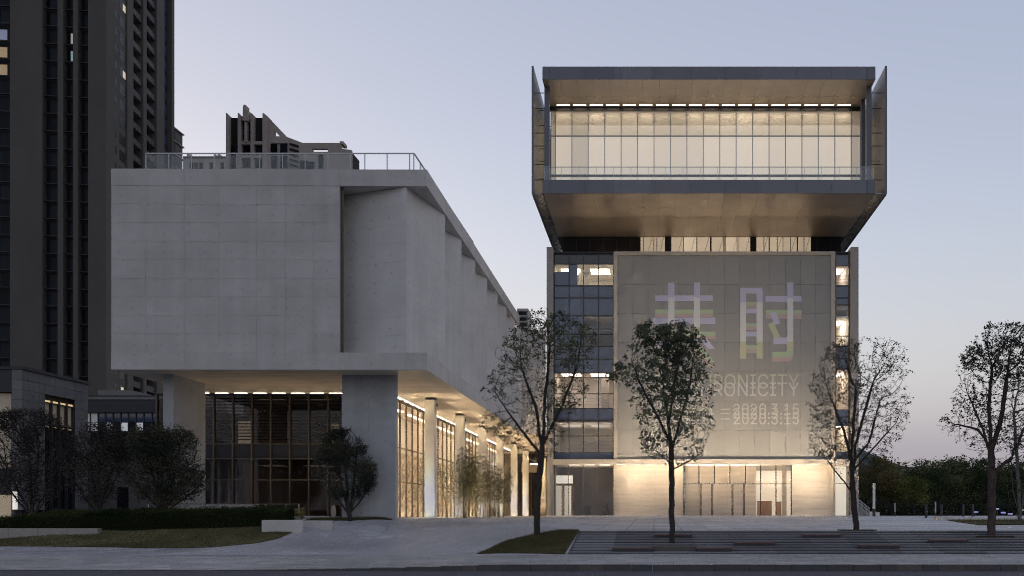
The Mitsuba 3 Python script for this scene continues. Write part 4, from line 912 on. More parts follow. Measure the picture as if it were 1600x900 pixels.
# stepped tower in the middle distance
ST = thing('stepped_tower', 'brown stepped tower with spires and a sloping buttress, rising over the concrete roof', 'building')
Y3 = 225.0
def prism(pts, Y0, Y1, m, name, parent=None):
    q = Polygon([(X(a, Y3), Z(b, Y3)) for a, b in pts[0]], [[(X(a, Y3), Z(b, Y3)) for a, b in h] for h in pts[1:]])
    e = trimesh.creation.extrude_polygon(q, Y1 - Y0, engine='earcut'); v = e.vertices.copy()
    e.vertices = np.column_stack([v[:, 0], Y0 + v[:, 2], v[:, 1]])
    if e.volume < 0: e.invert()
    return put(name, e, m, parent or ST)
prism([[(354, 300), (417, 300), (417, 181), (354, 181)]], Y3 + 1.2, Y3 + 3, 'm_tower_recess', 'dark_wall')
for a, b, top in ((353, 357.5, 176.5), (371.5, 376.5, 176.5), (391.5, 396, 176.5), (410, 417, 176.5)):
    prism([[(a, 300), (b, 300), (b, top + 4), (a + 1.5, top), (a, top)]], Y3, Y3 + 3, 'm_tower_rear', 'pier')
prism([[(380.8, 190), (388.6, 190), (388.6, 173), (386.2, 173), (387, 167), (385, 165.2), (382, 165.2), (381.2, 169)]], Y3 - 0.6, Y3 + 1, 'm_tower_rear', 'spire')
prism([[(382.5, 222), (386, 222), (386, 186), (382.5, 186)]], Y3 - 0.2, Y3 + 1.1, 'm_tower_rear', 'pier')
prism([[(376.5, 186.5), (391.5, 186.5), (391.5, 181), (376.5, 181)]], Y3 + 0.2, Y3 + 1.1, 'm_tower_rear', 'beam')
for py in (220, 241, 262): prism([[(376.5, py + 5), (410, py + 5), (410, py), (376.5, py)]], Y3 + 0.2, Y3 + 1.15, 'm_tower_rear', 'beam')
for py in (222, 243, 264):
    for a, b in ((358.5, 370.5), (377.5, 390.5), (397, 409)): prism([[(a, py + 17), (b, py + 17), (b, py + 5), (a, py + 5)]], Y3 + 0.9, Y3 + 1.15, 'm_tower_pane', 'window')
prism([[(417, 300), (548, 300), (548, 233), (532, 231), (532, 222), (472, 222), (447, 212.5), (417, 181)], [(427.5, 203), (427.5, 211.5), (436, 211.5)], [(486, 231), (511, 231), (511, 236), (489.5, 236)]], Y3 + 0.5, Y3 + 1.4, 'm_tower_rear', 'buttress_wall')
prism([[(530, 224), (535.5, 224), (535.5, 219.5), (530, 219.5)]], Y3 + 0.4, Y3 + 3.2, 'm_tower_rear', 'parapet_block')
prism([[(536, 300), (543, 300), (543, 229.5), (536, 229.5)]], Y3 + 3.2, Y3 + 9, 'm_tower_recess', 'dark_wall')
prism([[(423, 223), (449, 223), (449, 220), (423, 220)]], Y3 + 0.25, Y3 + 0.49, 'm_tower_rear', 'ledge')
for a, b, c0, d0 in ((422, 432, 224, 240), (437, 448, 224, 240), (423, 432, 243, 262), (437, 448, 243, 262), (468, 480, 250, 266), (497, 504, 241, 262), (480, 490, 252, 266)):
    prism([[(a, d0), (b, d0), (b, c0), (a, c0)]], Y3 + 0.3, Y3 + 0.49, 'm_tower_pane', 'window')
for k in range(5): put('balcony', bar((X(452, Y3), Y3 + 0.2, Z(224 + k * 8, Y3)), (X(466, Y3), Y3 + 0.2, Z(228 + k * 8, Y3)), 0.35), 'm_tower_recess', ST)
# low far blocks
AB = thing('apartment_block', 'grey flat-roofed block seen through the roof balustrade, left of the stepped tower', 'building')
Y4 = 260.0
put('wall', far_box(286, 353, Y4, Y4 + 12, 244), 'm_tower_rear', AB)
for a, b, t in ((292, 296, 240), (334, 337, 241), (340, 344, 241)): put('chimney', far_box(a, b, Y4 + 0.5, Y4 + 3, t, Z(244, Y4)), 'm_tower_rear', AB)
put('roof_edge', bx(X(287, Y4), X(352, Y4), Y4 - 0.4, Y4 - 0.01, Z(247, Y4), Z(245, Y4)), 'm_tower_stone', AB)
for a in (297, 304, 312, 328, 345): put('window', bx(X(a, Y4), X(a + 5, Y4), Y4 - 0.2, Y4 - 0.02, Z(264, Y4), Z(254, Y4)), 'm_tower_pane', AB)
AB2 = thing('apartment_block', 'small grey far block in the gap between the concrete gallery and the tall gallery', 'building')
put('wall', far_box(808, 825, 170, 175, 482), 'm_tower_rear', AB2)
for k in range(4): put('ledge', bx(X(808, 170), X(825.3, 170), 169.7, 169.99, Z(486 + k * 9, 170), Z(484.5 + k * 9, 170)), 'm_concrete', AB2)
for k in range(3): put('window', bx(X(811, 170), X(823, 170), 169.8, 169.98, Z(492 + k * 9, 170), Z(487.5 + k * 9, 170)), 'm_tower_pane', AB2)

PB = thing('podium_building', 'grey panelled podium block with warmly lit windows below the dark tower, at the left edge', 'building')
PX, PYa, PYb = -39.0, 60.85, 67.9
zp1 = Z(571, 60)
put('wall_backing', bx(PX - 14, PX - 0.065, PYa + 0.05, PYb, 8.0, zp1 - 0.05), 'm_joint', PB)
pyy = [60.86, 61.42, 61.98, 62.54, 63.1, 64.2, 65.3, 66.4, 67.15, 67.9]; pzz = [zp1 - 0.12 - 0.62 * k for k in range(15)]
for i in range(9):
    for j in range(14):
        if 4 <= i < 7 and pzz[j] < 7.9: continue
        put('stone_panel', bx(PX - 0.06, PX + RNG.uniform(0, 0.006), pyy[i] + 0.01, pyy[i + 1] - 0.01, (7.6 if 4 <= i < 7 and pzz[j + 1] < 7.6 else pzz[j + 1]) + 0.01, pzz[j] - 0.01), 'm_podium', PB)
for j in range(14): put('stone_panel', bx(PX - 0.64, PX, PYa - 0.02, PYa + 0.0, pzz[j + 1] + 0.01, pzz[j] - 0.01), 'm_podium', PB)
put('coping', bx(PX - 14, PX + 0.12, PYa - 0.1, PYb + 0.1, zp1 - 0.12, zp1 + 0.06), 'm_podium_dark', PB)
put('front_fascia', bx(PX - 14, PX - 0.66, PYa, PYa + 0.3, zp1 - 1.5, zp1 - 0.13), 'm_podium_dark', PB)
for k in range(4):
    a = 63.1 + k * 0.825
    for z0, z1, e in ((0.3, 3.2, 0), (3.35, 5.9, 0), (6.05, 7.3, 0.0035)):
        put('window', bx(PX - 0.3, PX - 0.25, a + 0.04, a + 0.785, z0, z1), 'm_lit_warm' if e else 'm_dark_glass', PB, **(dict(emit=(e, e * .85, e * .62), weight=0.05) if e else {}))
    put('strip_light', bx(PX - 0.2, PX - 0.12, a + 0.08, a + 0.75, 7.38, 7.50), 'm_lit_warm', PB, emit=[0.06 * c for c in (1, .72, .33)], weight=0.1)
    put('strip_light', bx(PX - 0.24, PX - 0.2, a + 0.08, a + 0.75, 5.78, 5.86), 'm_lit_warm', PB, emit=[0.02 * c for c in (1, .75, .35)], weight=0.1)
for k in range(5): put('mullion', bx(PX - 0.22, PX - 0.02, 63.1 + k * 0.825 - 0.04, 63.1 + k * 0.825 + 0.04, -0.1, 7.6), 'm_metal_dark', PB)
for z in (3.27, 5.97, 7.34): put('transom', bx(PX - 0.22, PX - 0.04, 63.1, 66.4, z - 0.03, z + 0.03), 'm_metal_dark', PB)
for k in range(3):
    a = PX - 4.75 + k * 1.35
    put('window', bx(a, a + 1.2, PYa + 0.35, PYa + 0.4, 3.0, zp1 - 1.55), 'm_lit_warm', PB, emit=[0.0016 * c for c in (1, .85, .6)], weight=0.1)
    put('window', bx(a, a + 1.2, PYa + 0.35, PYa + 0.4, -0.2, 1.35), 'm_lit_warm', PB, emit=[0.012 * c for c in (1, .74, .42)], weight=0.1)
    put('mullion', bx(a + 1.2, a + 1.35, PYa + 0.25, PYa + 0.45, -0.1, zp1 - 1.5), 'm_metal_dark', PB)
put('wall_core', bx(PX - 14, PX - 0.35, PYa + 0.5, PYb, -0.2, 7.9), 'm_dark_room', PB)

DP = thing('podium_building', 'low pavilion with a broad dark fascia and white lit windows, left of the concrete gallery', 'building')
Y5 = 80.0
put('core', bx(X(90, Y5), X(262, Y5), Y5 + 0.6, 96, -0.2, Z(622, Y5)), 'm_dark_room', DP)
put('fascia', bx(X(118, Y5), X(243, Y5), Y5, Y5 + 0.59, Z(644.5, Y5), Z(624.5, Y5)), 'm_podium_dark', DP)
put('fascia', slab((X(243, Y5) + 0.01, Y5), (X(251, Y5 + 1.2), Y5 + 1.2), Z(644.5, Y5), Z(624.5, Y5), -0.4, 0), 'm_podium_dark', DP)
put('parapet', bx(X(118, Y5), X(259, Y5), Y5 - 0.1, Y5 + 0.6, Z(624.2, Y5), Z(619.5, Y5)), 'm_podium', DP)
put('coping', bx(X(118, Y5), X(259, Y5), Y5 - 0.15, Y5 + 0.65, Z(619.5, Y5), Z(618, Y5)), 'm_podium_dark', DP)
pr = trimesh.creation.extrude_polygon(Polygon([(X(153, 88), Z(622, 88)), (X(262, 88), Z(622, 88)), (X(232, 88), Z(617, 88)), (X(203, 88), Z(609.5, 88)), (X(153, 88), Z(609.5, 88))]), 5, engine='earcut')
v = pr.vertices.copy(); pr.vertices = np.column_stack([v[:, 0], 88 + v[:, 2], v[:, 1]]); pr.invert() if pr.volume < 0 else None
put('roof_house', pr, 'm_podium', DP)
cols = [127.5, 138.5, 150.5, 162, 174, 186, 198, 210, 222, 235, 246]
white = {1: .5, 0: .3, 3: .8, 5: .9, 7: .7}
for i in range(len(cols) - 1):
    a, b = X(cols[i] + 0.6, Y5), X(cols[i + 1] - 0.6, Y5)
    put('window', bx(a, b, Y5 + 0.3, Y5 + 0.34, Z(659, Y5), Z(645.5, Y5)), 'm_lit_cool' if i < 2 else 'm_spandrel', DP, **(dict(emit=[0.006 * c for c in (1, 1, .9)], weight=0.05) if i < 2 else {}))
    if i in white: put('window', bx(a, b, Y5 + 0.3, Y5 + 0.34, Z(673, Y5), Z(660, Y5)), 'm_lit_cool', DP, emit=[0.03 * white[i] * c for c in (0.92, 0.97, 1.05)], weight=0.05)
    else: put('window', bx(a, b, Y5 + 0.3, Y5 + 0.34, Z(673, Y5), Z(660, Y5)), 'm_dark_glass', DP)
    put('window', bx(a, b, Y5 + 0.3, Y5 + 0.34, Z(800, Y5), Z(676, Y5)), 'm_dark_glass', DP)
for q in cols: put('mullion', bx(X(q, Y5) - 0.03, X(q, Y5) + 0.03, Y5 + 0.2, Y5 + 0.4, -0.1, Z(645, Y5)), 'm_metal_dark', DP)
# ground-floor glow behind the shrubs
put('shop_window', bx(X(113, 70), X(131, 70), 70, 70.05, Z(806, 70), Z(778, 70)), 'm_lit_cool', DP, emit=(0.006, 0.013, 0.011), weight=0.05)
put('shop_wall', bx(X(60, 71), X(262, 71), 71, 71.2, -0.3, 4.0), 'm_lobby', DP)
put('shop_door', bx(X(183, 70.9), X(200, 70.9), 70.9, 70.98, -0.2, 2.1), 'm_dark_glass', DP)
put('shop_window', bx(X(34, 62), X(46, 62), 62, 62.05, Z(806, 62), Z(779, 62)), 'm_lit_warm', PB, emit=(0.018, 0.011, 0.006), weight=0.05)
put('shop_window', bx(X(76, 66), X(80, 66), 66, 66.05, Z(790, 66), Z(785, 66)), 'm_lit_warm', PB, emit=(0.04, 0.026, 0.012), weight=0.05)

# ------------------------------------------------------------------ trees
def ground_hit(px, py, y0=33.0, y1=90.0):
    ys_ = np.linspace(y0, y1, 400)
    d = ground_z(X(px, ys_), ys_) - Z(py, ys_)
    i = int(np.argmax(d > 0)) or 1
    return float(ys_[i])


def grow(trunks, attract, step=0.16, di=1.1, dk=0.30, up=0.12, iters=140, rng=None):
    """Space colonisation: grows twigs from the trunk polylines towards the points that leaves will fill."""
    P, par = [], []
    for line in trunks:
        line = np.array(line, float)
        seg = np.linalg.norm(np.diff(line, axis=0), axis=1); s = np.concatenate([[0], np.cumsum(seg)])
        q = np.arange(0, s[-1], step)
        pts = np.column_stack([np.interp(q, s, line[:, k]) for k in range(3)])
        pts[2:] += rng.normal(0, 0.018, pts[2:].shape)
        start = len(P)
        for i, p in enumerate(pts):
            if i == 0 and start:
                j = int(np.argmin([np.linalg.norm(np.array(o) - p) for o in P])); par.append(j)
            else: par.append(len(P) - 1 if i else -1)
            P.append(p)
    P = np.array(P); par = list(par); A = np.array(attract)
    for _ in range(iters):
        if not len(A): break
        t = cKDTree(P)
        d, i = t.query(A, distance_upper_bound=di)
        ok = np.isfinite(d)
        if not ok.any(): di *= 1.3; continue
        v = A[ok] - P[i[ok]]; v /= np.linalg.norm(v, axis=1, keepdims=True) + 1e-9
        acc = np.zeros_like(P); np.add.at(acc, i[ok], v)
        idx = np.unique(i[ok])
        g = acc[idx]; g /= np.linalg.norm(g, axis=1, keepdims=True) + 1e-9
        g += rng.normal(0, 0.16, g.shape) + np.array([0, 0, up]); g /= np.linalg.norm(g, axis=1, keepdims=True)
        new = P[idx] + g * step
        dd, _ = t.query(new)
        keep = dd > step * 0.45
        new, idx = new[keep], idx[keep]
        if not len(new): A = A[rng.random(len(A)) > 0.1]; continue
        P = np.vstack([P, new]); par += list(idx)
        dd, _ = cKDTree(new).query(A)
        A = A[dd > dk]
    return P, np.array(par)


def branch_mesh(P, par, r_base, r_tip=0.006, e=0.42, fine=5):
    n = len(P); kids = [[] for _ in range(n)]; w = np.zeros(n)
    for i in range(n - 1, -1, -1):
        if not kids[i]: w[i] = 1
        if par[i] >= 0: kids[par[i]].append(i); w[par[i]] += w[i]
    W0 = max(w.max(), 1)
    r = np.maximum(r_base * (w / W0) ** e, r_tip)
    ms, stack = [], [(i, None) for i in range(n) if par[i] < 0]
    while stack:
        i, p = stack.pop()
        ch = [] if p is None else [p]
        while True:
            ch.append(i)
            if not kids[i]: break
            o = sorted(kids[i], key=lambda k: -w[k])
            stack += [(k, i) for k in o[1:]]
            i = o[0]
        if len(ch) > 1:
            q = P[ch].copy(); rr = r[ch].copy()
            if p is not None: rr[0] = rr[1]
            if len(q) > 2: q[1:-1] = (q[:-2] + 2 * q[1:-1] + q[2:]) / 4
            ms.append(tube(q, rr, 8 if rr[0] > 0.05 else fine - 1))
    return join(ms), r, np.array([len(k) for k in kids]), w


def leaf_mesh(C, size, rng, droop=0.2, width=0.5):
    n = len(C)
    d = rng.normal(0, 1, (n, 3)); d[:, 2] = d[:, 2] * 0.6 - droop; d /= np.linalg.norm(d, axis=1, keepdims=True)
    s = np.cross(d, rng.normal(0, 1, (n, 3))); s /= np.linalg.norm(s, axis=1, keepdims=True)
    u = np.cross(d, s)
    L = size * rng.uniform(0.6, 1.3, (n, 1)); w = L * width * 0.5
    a, b = C, C + d * L
    m = C + d * L * 0.5
    v = np.stack([a, m + s * w + u * w * 0.5, b, m - s * w + u * w * 0.5], 1).reshape(-1, 3)
    k = np.arange(n)[:, None] * 4
    f = np.vstack([k + [0, 1, 2], k + [0, 2, 3]])
    return trimesh.Trimesh(v, f, process=False)


def crown_points(profile, Y, n, rng, clump=0.5, freq=0.9, flat=0.85, seed=1, y0=None, hollow=0.0):
    """Random points inside a crown whose half-widths at several heights are given; clumpy, so that gaps stay."""
    pr = np.array(sorted(profile, key=lambda q: q[0]), float)
    out = []
    while len(out) < n:
        k = n * 3
        py = rng.uniform(pr[0, 0], pr[-1, 0], k)
        l, r = np.interp(py, pr[:, 0], pr[:, 1]), np.interp(py, pr[:, 0], pr[:, 2])
        rad = np.sqrt(rng.uniform(hollow, 1, k)); th = rng.uniform(0, 2 * np.pi, k)
        c, h = X((l + r) / 2, Y), (r - l) / 2 * Y / F
        p = np.column_stack([c + h * rad * np.cos(th), (y0 or Y) + h * flat * rad * np.sin(th), Z(py, Y)])
        acc = rng.random(k) < h / h.max()
        acc &= meshkit.fbm(p * freq, 2, seed) > rng.uniform(clump - 0.12, clump + 0.12, k)
        out += list(p[acc])
    return np.array(out[:n])


def make_tree(name, label, cat, profile, base, trunks_px, n_attr, r_base, leaf, n_leaf, size, bark, seed, group=None, step=0.16, dk=0.3, di=1.2, up=0.12, clump=0.5, freq=0.9, leaf_r=0.03, spread=0.10, top_bias=0.0, droop=0.2, e=0.5, stakes=None, leaf_noise=0.0, flat=0.85, hollow=0.0, r_tip=0.006):
    rng = np.random.default_rng(seed)
    bx_, by_ = base
    Y = ground_hit(bx_, by_) if isinstance(by_, (int, float)) and by_ > 100 else by_
    zb = float(ground_z(X(bx_, Y), Y))
    tr = []
    for line in trunks_px:
        pts = [[X(p[0], Y), Y + (p[2] if len(p) > 2 else 0.0), Z(p[1], Y)] for p in line]
        if not tr or line[0] == 'b': pts[0][2] = zb - 0.08
        tr.append(pts)
    A = crown_points(profile, Y, n_attr, rng, clump, freq, flat, seed, hollow=hollow)
    P, par = grow(tr, A, step, di, dk, up, rng=rng)
    m, r, nk, w = branch_mesh(P, par, r_base, r_tip=r_tip, e=e)
    t = thing(name, label, cat, group)
    put('trunk', m, bark, t, smooth=True)
    cand = np.nonzero((w <= 3) & (P[:, 2] > Z(profile[-1][0] + 10, Y)))[0]
    z = P[cand, 2]; zn = (z - z.min()) / (np.ptp(z) + 1e-9)
    pw = (1.0 + top_bias * zn ** 2) * (1 + 1.5 * (nk[cand] == 0))
    if leaf_noise: pw *= np.clip((meshkit.fbm(P[cand] * 1.1, 2, seed + 9) - leaf_noise) * 6, 0.02, 1.5)
    pick = rng.choice(cand, n_leaf, p=pw / pw.sum())
    C = P[pick] + rng.normal(0, spread, (n_leaf, 3))
    put('crown', leaf_mesh(C, size, rng, droop), leaf, t, kind=None)
    for q in stakes or ():
        put('support_stake', bar((X(q[0], Y), Y - 0.3, Z(q[1], Y)), (X(q[2], Y), Y - 0.05, Z(q[3], Y)), 0.05), bark, t)
    return t, Y


make_tree('street_tree', 'slender half-bare tree on the grass verge, left of the steps', 'tree',
          [(487, 832, 878), (505, 802, 925), (530, 780, 938), (560, 765, 936), (600, 752, 928), (640, 745, 912), (670, 752, 895), (695, 785, 880), (715, 815, 868)],
          (838, 838), [[(838, 838), (840, 780), (845, 720), (848, 690)], [(847, 700), (838, 640), (815, 570, -.3)], [(848, 690), (852, 620), (858, 540, .2)], [(848, 695), (880, 630), (905, 560, .3)], [(846, 712), (805, 660), (770, 610, .3)]],
          3200, 0.125, 'm_leaf', 5200, 0.115, 'm_bark', 41, leaf_noise=0.42, top_bias=1.6, clump=0.47, leaf_r=0.012, spread=0.055, dk=0.19, step=0.12)
make_tree('street_tree', 'leafy dense-crowned tree rising from the stone planter on the steps', 'tree',
          [(497, 1025, 1070), (508, 992, 1090), (530, 972, 1108), (560, 964, 1120), (585, 950, 1126), (600, 952, 1128), (625, 975, 1112), (650, 990, 1116), (680, 998, 1112), (705, 1004, 1108), (722, 1030, 1098)],
          (1050, 851), [[(1050, 852), (1050, 800), (1049, 740), (1048, 690), (1042, 640), (1030, 570)], [(1049, 705), (1062, 660), (1078, 600, .2), (1085, 550, .2)], [(1047, 690), (1030, 655), (1000, 600, -.2), (985, 560, -.2)], [(1048, 735), (1075, 722), (1100, 705)], [(1048, 725), (1020, 700), (1003, 692)], [(1045, 660), (1055, 590, -.3), (1060, 530, -.3)]],
          4200, 0.105, 'm_leaf_bright', 7000, 0.15, 'm_bark', 42, leaf_noise=0.44, top_bias=6.0, clump=0.48, spread=0.065, dk=0.19, step=0.12, droop=0.35)
make_tree('street_tree', 'thin sparse tree atop the steps, in front of the right corner of the tall gallery', 'tree',
          [(533, 1300, 1405), (555, 1275, 1420), (600, 1262, 1427), (640, 1260, 1424), (680, 1260, 1416), (705, 1264, 1392), (730, 1285, 1365), (752, 1310, 1350)],
          (1338, 829), [[(1338, 829), (1336, 800), (1332, 765), (1330, 720), (1334, 660), (1338, 600)], [(1331, 750), (1336, 700), (1352, 640), (1368, 590, .3)], [(1331, 768), (1310, 742), (1285, 712, -.3)], [(1331, 725), (1318, 670), (1300, 620, .3)], [(1334, 735), (1365, 700), (1395, 665, -.3)], [(1335, 720), (1358, 690), (1380, 620, .4)]],
          4200, 0.125, 'm_leaf_dry', 5200, 0.10, 'm_bark', 43, leaf_noise=0.33, top_bias=0.5, clump=0.44, leaf_r=0.011, spread=0.05, dk=0.18, step=0.12, up=0.2)
make_tree('street_tree', 'tall red-brown-trunked tree near the right edge of the photo, leafy only at its top', 'tree',
          [(505, 1540, 1620), (525, 1518, 1640), (555, 1502, 1655), (600, 1494, 1660), (640, 1482, 1660), (662, 1458, 1650), (690, 1490, 1640), (715, 1530, 1600), (735, 1542, 1575)],
          (1549, 839), [[(1549, 839), (1550, 780), (1549, 725), (1548, 690), (1545, 630), (1550, 570)], [(1549, 715), (1535, 670), (1515, 610, .3)], [(1551, 740), (1580, 715), (1600, 660, -.3)], [(1548, 700), (1530, 672), (1490, 660, .2)], [(1549, 705), (1565, 650), (1580, 570, .3)]],
          4600, 0.17, 'm_leaf_dark', 8000, 0.11, 'm_bark_red', 44, leaf_noise=0.38, top_bias=7.0, clump=0.45, leaf_r=0.012, spread=0.05, dk=0.19, step=0.12, up=0.22)
make_tree('street_tree', 'grey multi-stemmed bare tree behind the low wall at the right edge of the photo', 'tree',
          [(560, 1570, 1650), (620, 1560, 1670), (680, 1565, 1660), (730, 1572, 1640), (770, 1578, 1630)],
          (1592, 57.0), [[(1594, 817), (1592, 770), (1588, 700), (1584, 640)], [(1594, 810), (1584, 770), (1578, 720)], [(1594, 812), (1602, 760), (1612, 690)], [(1594, 815), (1578, 790), (1572, 750)]],
          900, 0.13, 'm_leaf_dry', 700, 0.14, 'm_bark_grey', 45, clump=0.45, leaf_r=0.014, dk=0.35, step=0.2, up=0.3)

SHRUBG = 'multi-stemmed shrubs by the concrete gallery'
def fan(bx_, by_, tops):
    out = [[(bx_, by_), (bx_, by_ - 14)]]
    for (tx, ty, d) in tops: out.append([(bx_ + (tx - bx_) * 0.05, by_ - 8), (bx_ + (tx - bx_) * 0.4, by_ - (by_ - ty) * 0.4, d * 0.4), (tx, ty, d)])
    return out
make_tree('round_shrub', 'dark purplish twiggy shrub at the far left edge, beside the lit lantern bollard', 'shrub', [(640, 5, 70), (665, -25, 105), (715, -35, 118), (755, -20, 108), (785, 20, 85)],
          (50, 47.5), fan(50, 812, [(20, 730, -.4), (40, 710, .3), (60, 705, 0), (85, 725, .4), (100, 750, -.3), (0, 750, .2)]), 5200, 0.10, 'm_leaf_plum', 12000, 0.10, 'm_bark', 51, step=0.11, dk=0.14, di=0.9, clump=0.38, freq=1.1, leaf_noise=0.36, r_tip=0.004, top_bias=1.8, leaf_r=0.013, spread=0.09, flat=0.45, e=0.36, stakes=[(62, 812, 76, 790), (100, 812, 88, 792)])
make_tree('round_shrub', 'dusky twiggy shrub in front of the dark-fascia pavilion, between the two bigger shrubs', 'shrub', [(662, 130, 185), (685, 108, 200), (725, 98, 208), (760, 108, 205), (785, 130, 185)],
          (152, 46.4), fan(152, 809, [(115, 740, -.3), (135, 715, .3), (155, 705, 0), (175, 715, .3), (192, 740, -.4)]), 4600, 0.09, 'm_leaf_plum', 11000, 0.10, 'm_bark', 52, step=0.11, dk=0.14, di=0.9, clump=0.38, freq=1.1, leaf_noise=0.36, r_tip=0.004, top_bias=1.8, leaf_r=0.013, spread=0.09, flat=0.45, e=0.36)
make_tree('round_shrub', 'broad dark green shrub by the warm-lit wall at the concrete gallery left end', 'shrub', [(657, 225, 275), (675, 205, 300), (705, 193, 315), (735, 190, 324), (762, 200, 322), (782, 225, 300)],
          (256, 44.55), fan(256, 806, [(205, 740, -.3), (225, 715, .3), (250, 700, 0), (275, 705, .3), (300, 725, -.3), (315, 755, .1)]), 5200, 0.10, 'm_leaf_dark', 15000, 0.105, 'm_bark', 53, step=0.11, dk=0.14, di=0.9, clump=0.38, freq=1.1, leaf_noise=0.36, r_tip=0.004, top_bias=1.8, leaf_r=0.013, spread=0.09, flat=0.45, e=0.36, stakes=[(268, 806, 258, 790), (240, 806, 252, 788)])
make_tree('round_shrub', 'egg-shaped dark shrub on the grass mound, in front of the big grey concrete pier', 'shrub', [(672, 520, 552), (685, 505, 566), (710, 492, 580), (735, 487, 590), (758, 497, 588), (778, 515, 572)],
          (546, 44.75), fan(546, 809, [(505, 740, -.2), (520, 715, .3), (538, 700, 0), (556, 705, .2), (572, 730, -.3), (582, 750, .1)]), 4200, 0.10, 'm_leaf_dark', 11000, 0.09, 'm_bark', 54, step=0.10, dk=0.13, di=0.8, clump=0.38, freq=1.1, leaf_noise=0.36, r_tip=0.004, top_bias=1.8, leaf_r=0.013, spread=0.07, flat=0.45, e=0.36)

# bamboo between the columns
BAMS = [(55.2, 3.0, 6, 'low thin bamboo by the first free-standing column'), (58.4, 4.3, 12, 'tall bamboo clump in front of the second column, nearest the viewer'), (61.2, 4.1, 12, 'bamboo clump just right of the second column'), (63.9, 3.9, 9, 'thin bamboo clump between the second and third columns'),
        (67.6, 4.0, 12, 'tall bamboo clump just right of the third column'), (70.8, 3.6, 11, 'bamboo clump in front of the fourth column'), (74.2, 3.3, 10, 'low bamboo clump farthest along the colonnade'), ]
for (Yb, hb, nc, lb) in BAMS:
    r = np.random.default_rng(int(Yb * 10))
    k = thing('bamboo_clump', lb, 'bamboo', 'bamboo clumps along the colonnade')
    C = []
    for c in range(nc):
        x0, y0 = -11.15 - (Yb - 44) * 0.0087 + r.uniform(-0.35, 0.35), Yb + r.uniform(-1.1, 1.1)
        h = hb * r.uniform(0.7, 1.05); lean = r.normal(0, 0.14, 2)
        t = np.linspace(0, 1, 7); z0 = float(ground_z(x0, y0))
        p = np.column_stack([x0 + lean[0] * t ** 2 * 1.5, y0 + lean[1] * t ** 2 * 1.5, z0 + h * t])
        put('culm', tube(p, 0.016 * (1 - 0.7 * t), 5), 'm_leaf_bamboo', k, smooth=True)
        q = r.uniform(0.3, 1.0, 100) ** 0.8
        C.append(np.column_stack([np.interp(q, t, p[:, j]) for j in range(3)]) + r.normal(0, 0.17, (100, 3)))
    put('foliage', leaf_mesh(np.vstack(C), 0.17, r, 0.6, 0.28), 'm_leaf_bamboo', k)

# hedge
hp = np.array([W(-120, 46.0), W(60, 45.2), W(200, 44.2), W(330, 43.4), W(400, 43.0), W(452, 42.6)])
hl = LineString(hp); hpoly = hl.buffer(0.55, cap_style=2)
hk = thing('hedge', 'long clipped dark hedge along the top of the lawn on the left', 'hedge')
hm = drape(hpoly.buffer(-0.08), 0.3, 0.62)
hb_ = drape(hpoly.buffer(-0.08), 0.3, -0.1)
ring = np.array(hpoly.buffer(-0.08).exterior.segmentize(0.3).coords)
zr_ = ground_z(ring[:, 0], ring[:, 1])
wv = np.vstack([np.column_stack([ring, zr_ - 0.1]), np.column_stack([ring, zr_ + 0.62])]); nr = len(ring)
wf = np.array([[i, i + 1, nr + i + 1] for i in range(nr - 1)] + [[i, nr + i + 1, nr + i] for i in range(nr - 1)])
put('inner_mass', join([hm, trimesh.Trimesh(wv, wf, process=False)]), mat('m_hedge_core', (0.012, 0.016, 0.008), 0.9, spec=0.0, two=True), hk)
r = np.random.default_rng(77)
b = hpoly.bounds; q = r.uniform((b[0], b[1]), (b[2], b[3]), (260000, 2)); q = q[shapely.contains_xy(hpoly.buffer(0.05), q[:, 0], q[:, 1])][:30000]
hh = 0.70 + 0.34 * (meshkit.fbm(np.column_stack([q * 1.1, q[:, 0] * 0]), 3, 3) - 0.5)
u = r.random(len(q)); dist = shapely.distance(hl, shapely.points(q))
zz = np.where(dist > 0.38, u * hh, hh * (1 - 0.12 * u ** 2)) + np.abs(r.normal(0, 0.06, len(q))) * (r.random(len(q)) < 0.4)
put('foliage', leaf_mesh(np.column_stack([q, ground_z(q[:, 0], q[:, 1]) + zz]), 0.075, r, 0.0, 0.6), 'm_hedge', hk, kind='stuff')

# walls, rails and small things on the left
lw = thing('low_wall', 'long low pale stone wall at the foot of the hedge, at the left edge', 'wall')
for i in range(5):
    x0, x1 = X(-80 + i * 46.4, 43.0), X(-80 + (i + 1) * 46.4, 43.0)
    put('stone', bx(x0 + 0.006, x1 - 0.006, 43.0, 43.35, -1.2, Z(825.5, 43.0)), 'm_pylon', lw)
bw = thing('low_wall', 'short white stone wall block at the right end of the hedge', 'wall')
put('stone', bx(X(409, 41.6), X(470, 41.6), 41.6, 41.9, -0.9, Z(812.5, 41.6)), 'm_concrete_b', bw)
put('step_stone', bx(X(470.5, 42.6), X(516, 42.6), 42.6, 42.9, -0.9, Z(813.5, 42.6)), 'm_concrete_c', bw)
tr_ = thing('terrace_railing', 'thin metal railing with a grey parapet along the terrace behind the hedge', 'railing')
Yr = 45.2
for px in (232, 265, 311, 345, 380, 415, 447, 467): put('post', bx(X(px, Yr) - 0.02, X(px, Yr) + 0.02, Yr - 0.02, Yr + 0.02, -0.25, Z(788, Yr)), 'm_steel', tr_)
put('handrail', bx(X(230, Yr), X(468, Yr), Yr - 0.03, Yr + 0.03, Z(788, Yr), Z(787, Yr)), 'm_bronze_frame', tr_)
put('lower_rail', bx(X(400, Yr), X(468, Yr), Yr - 0.02, Yr + 0.02, Z(799, Yr), Z(798.3, Yr)), 'm_bronze_frame', tr_)
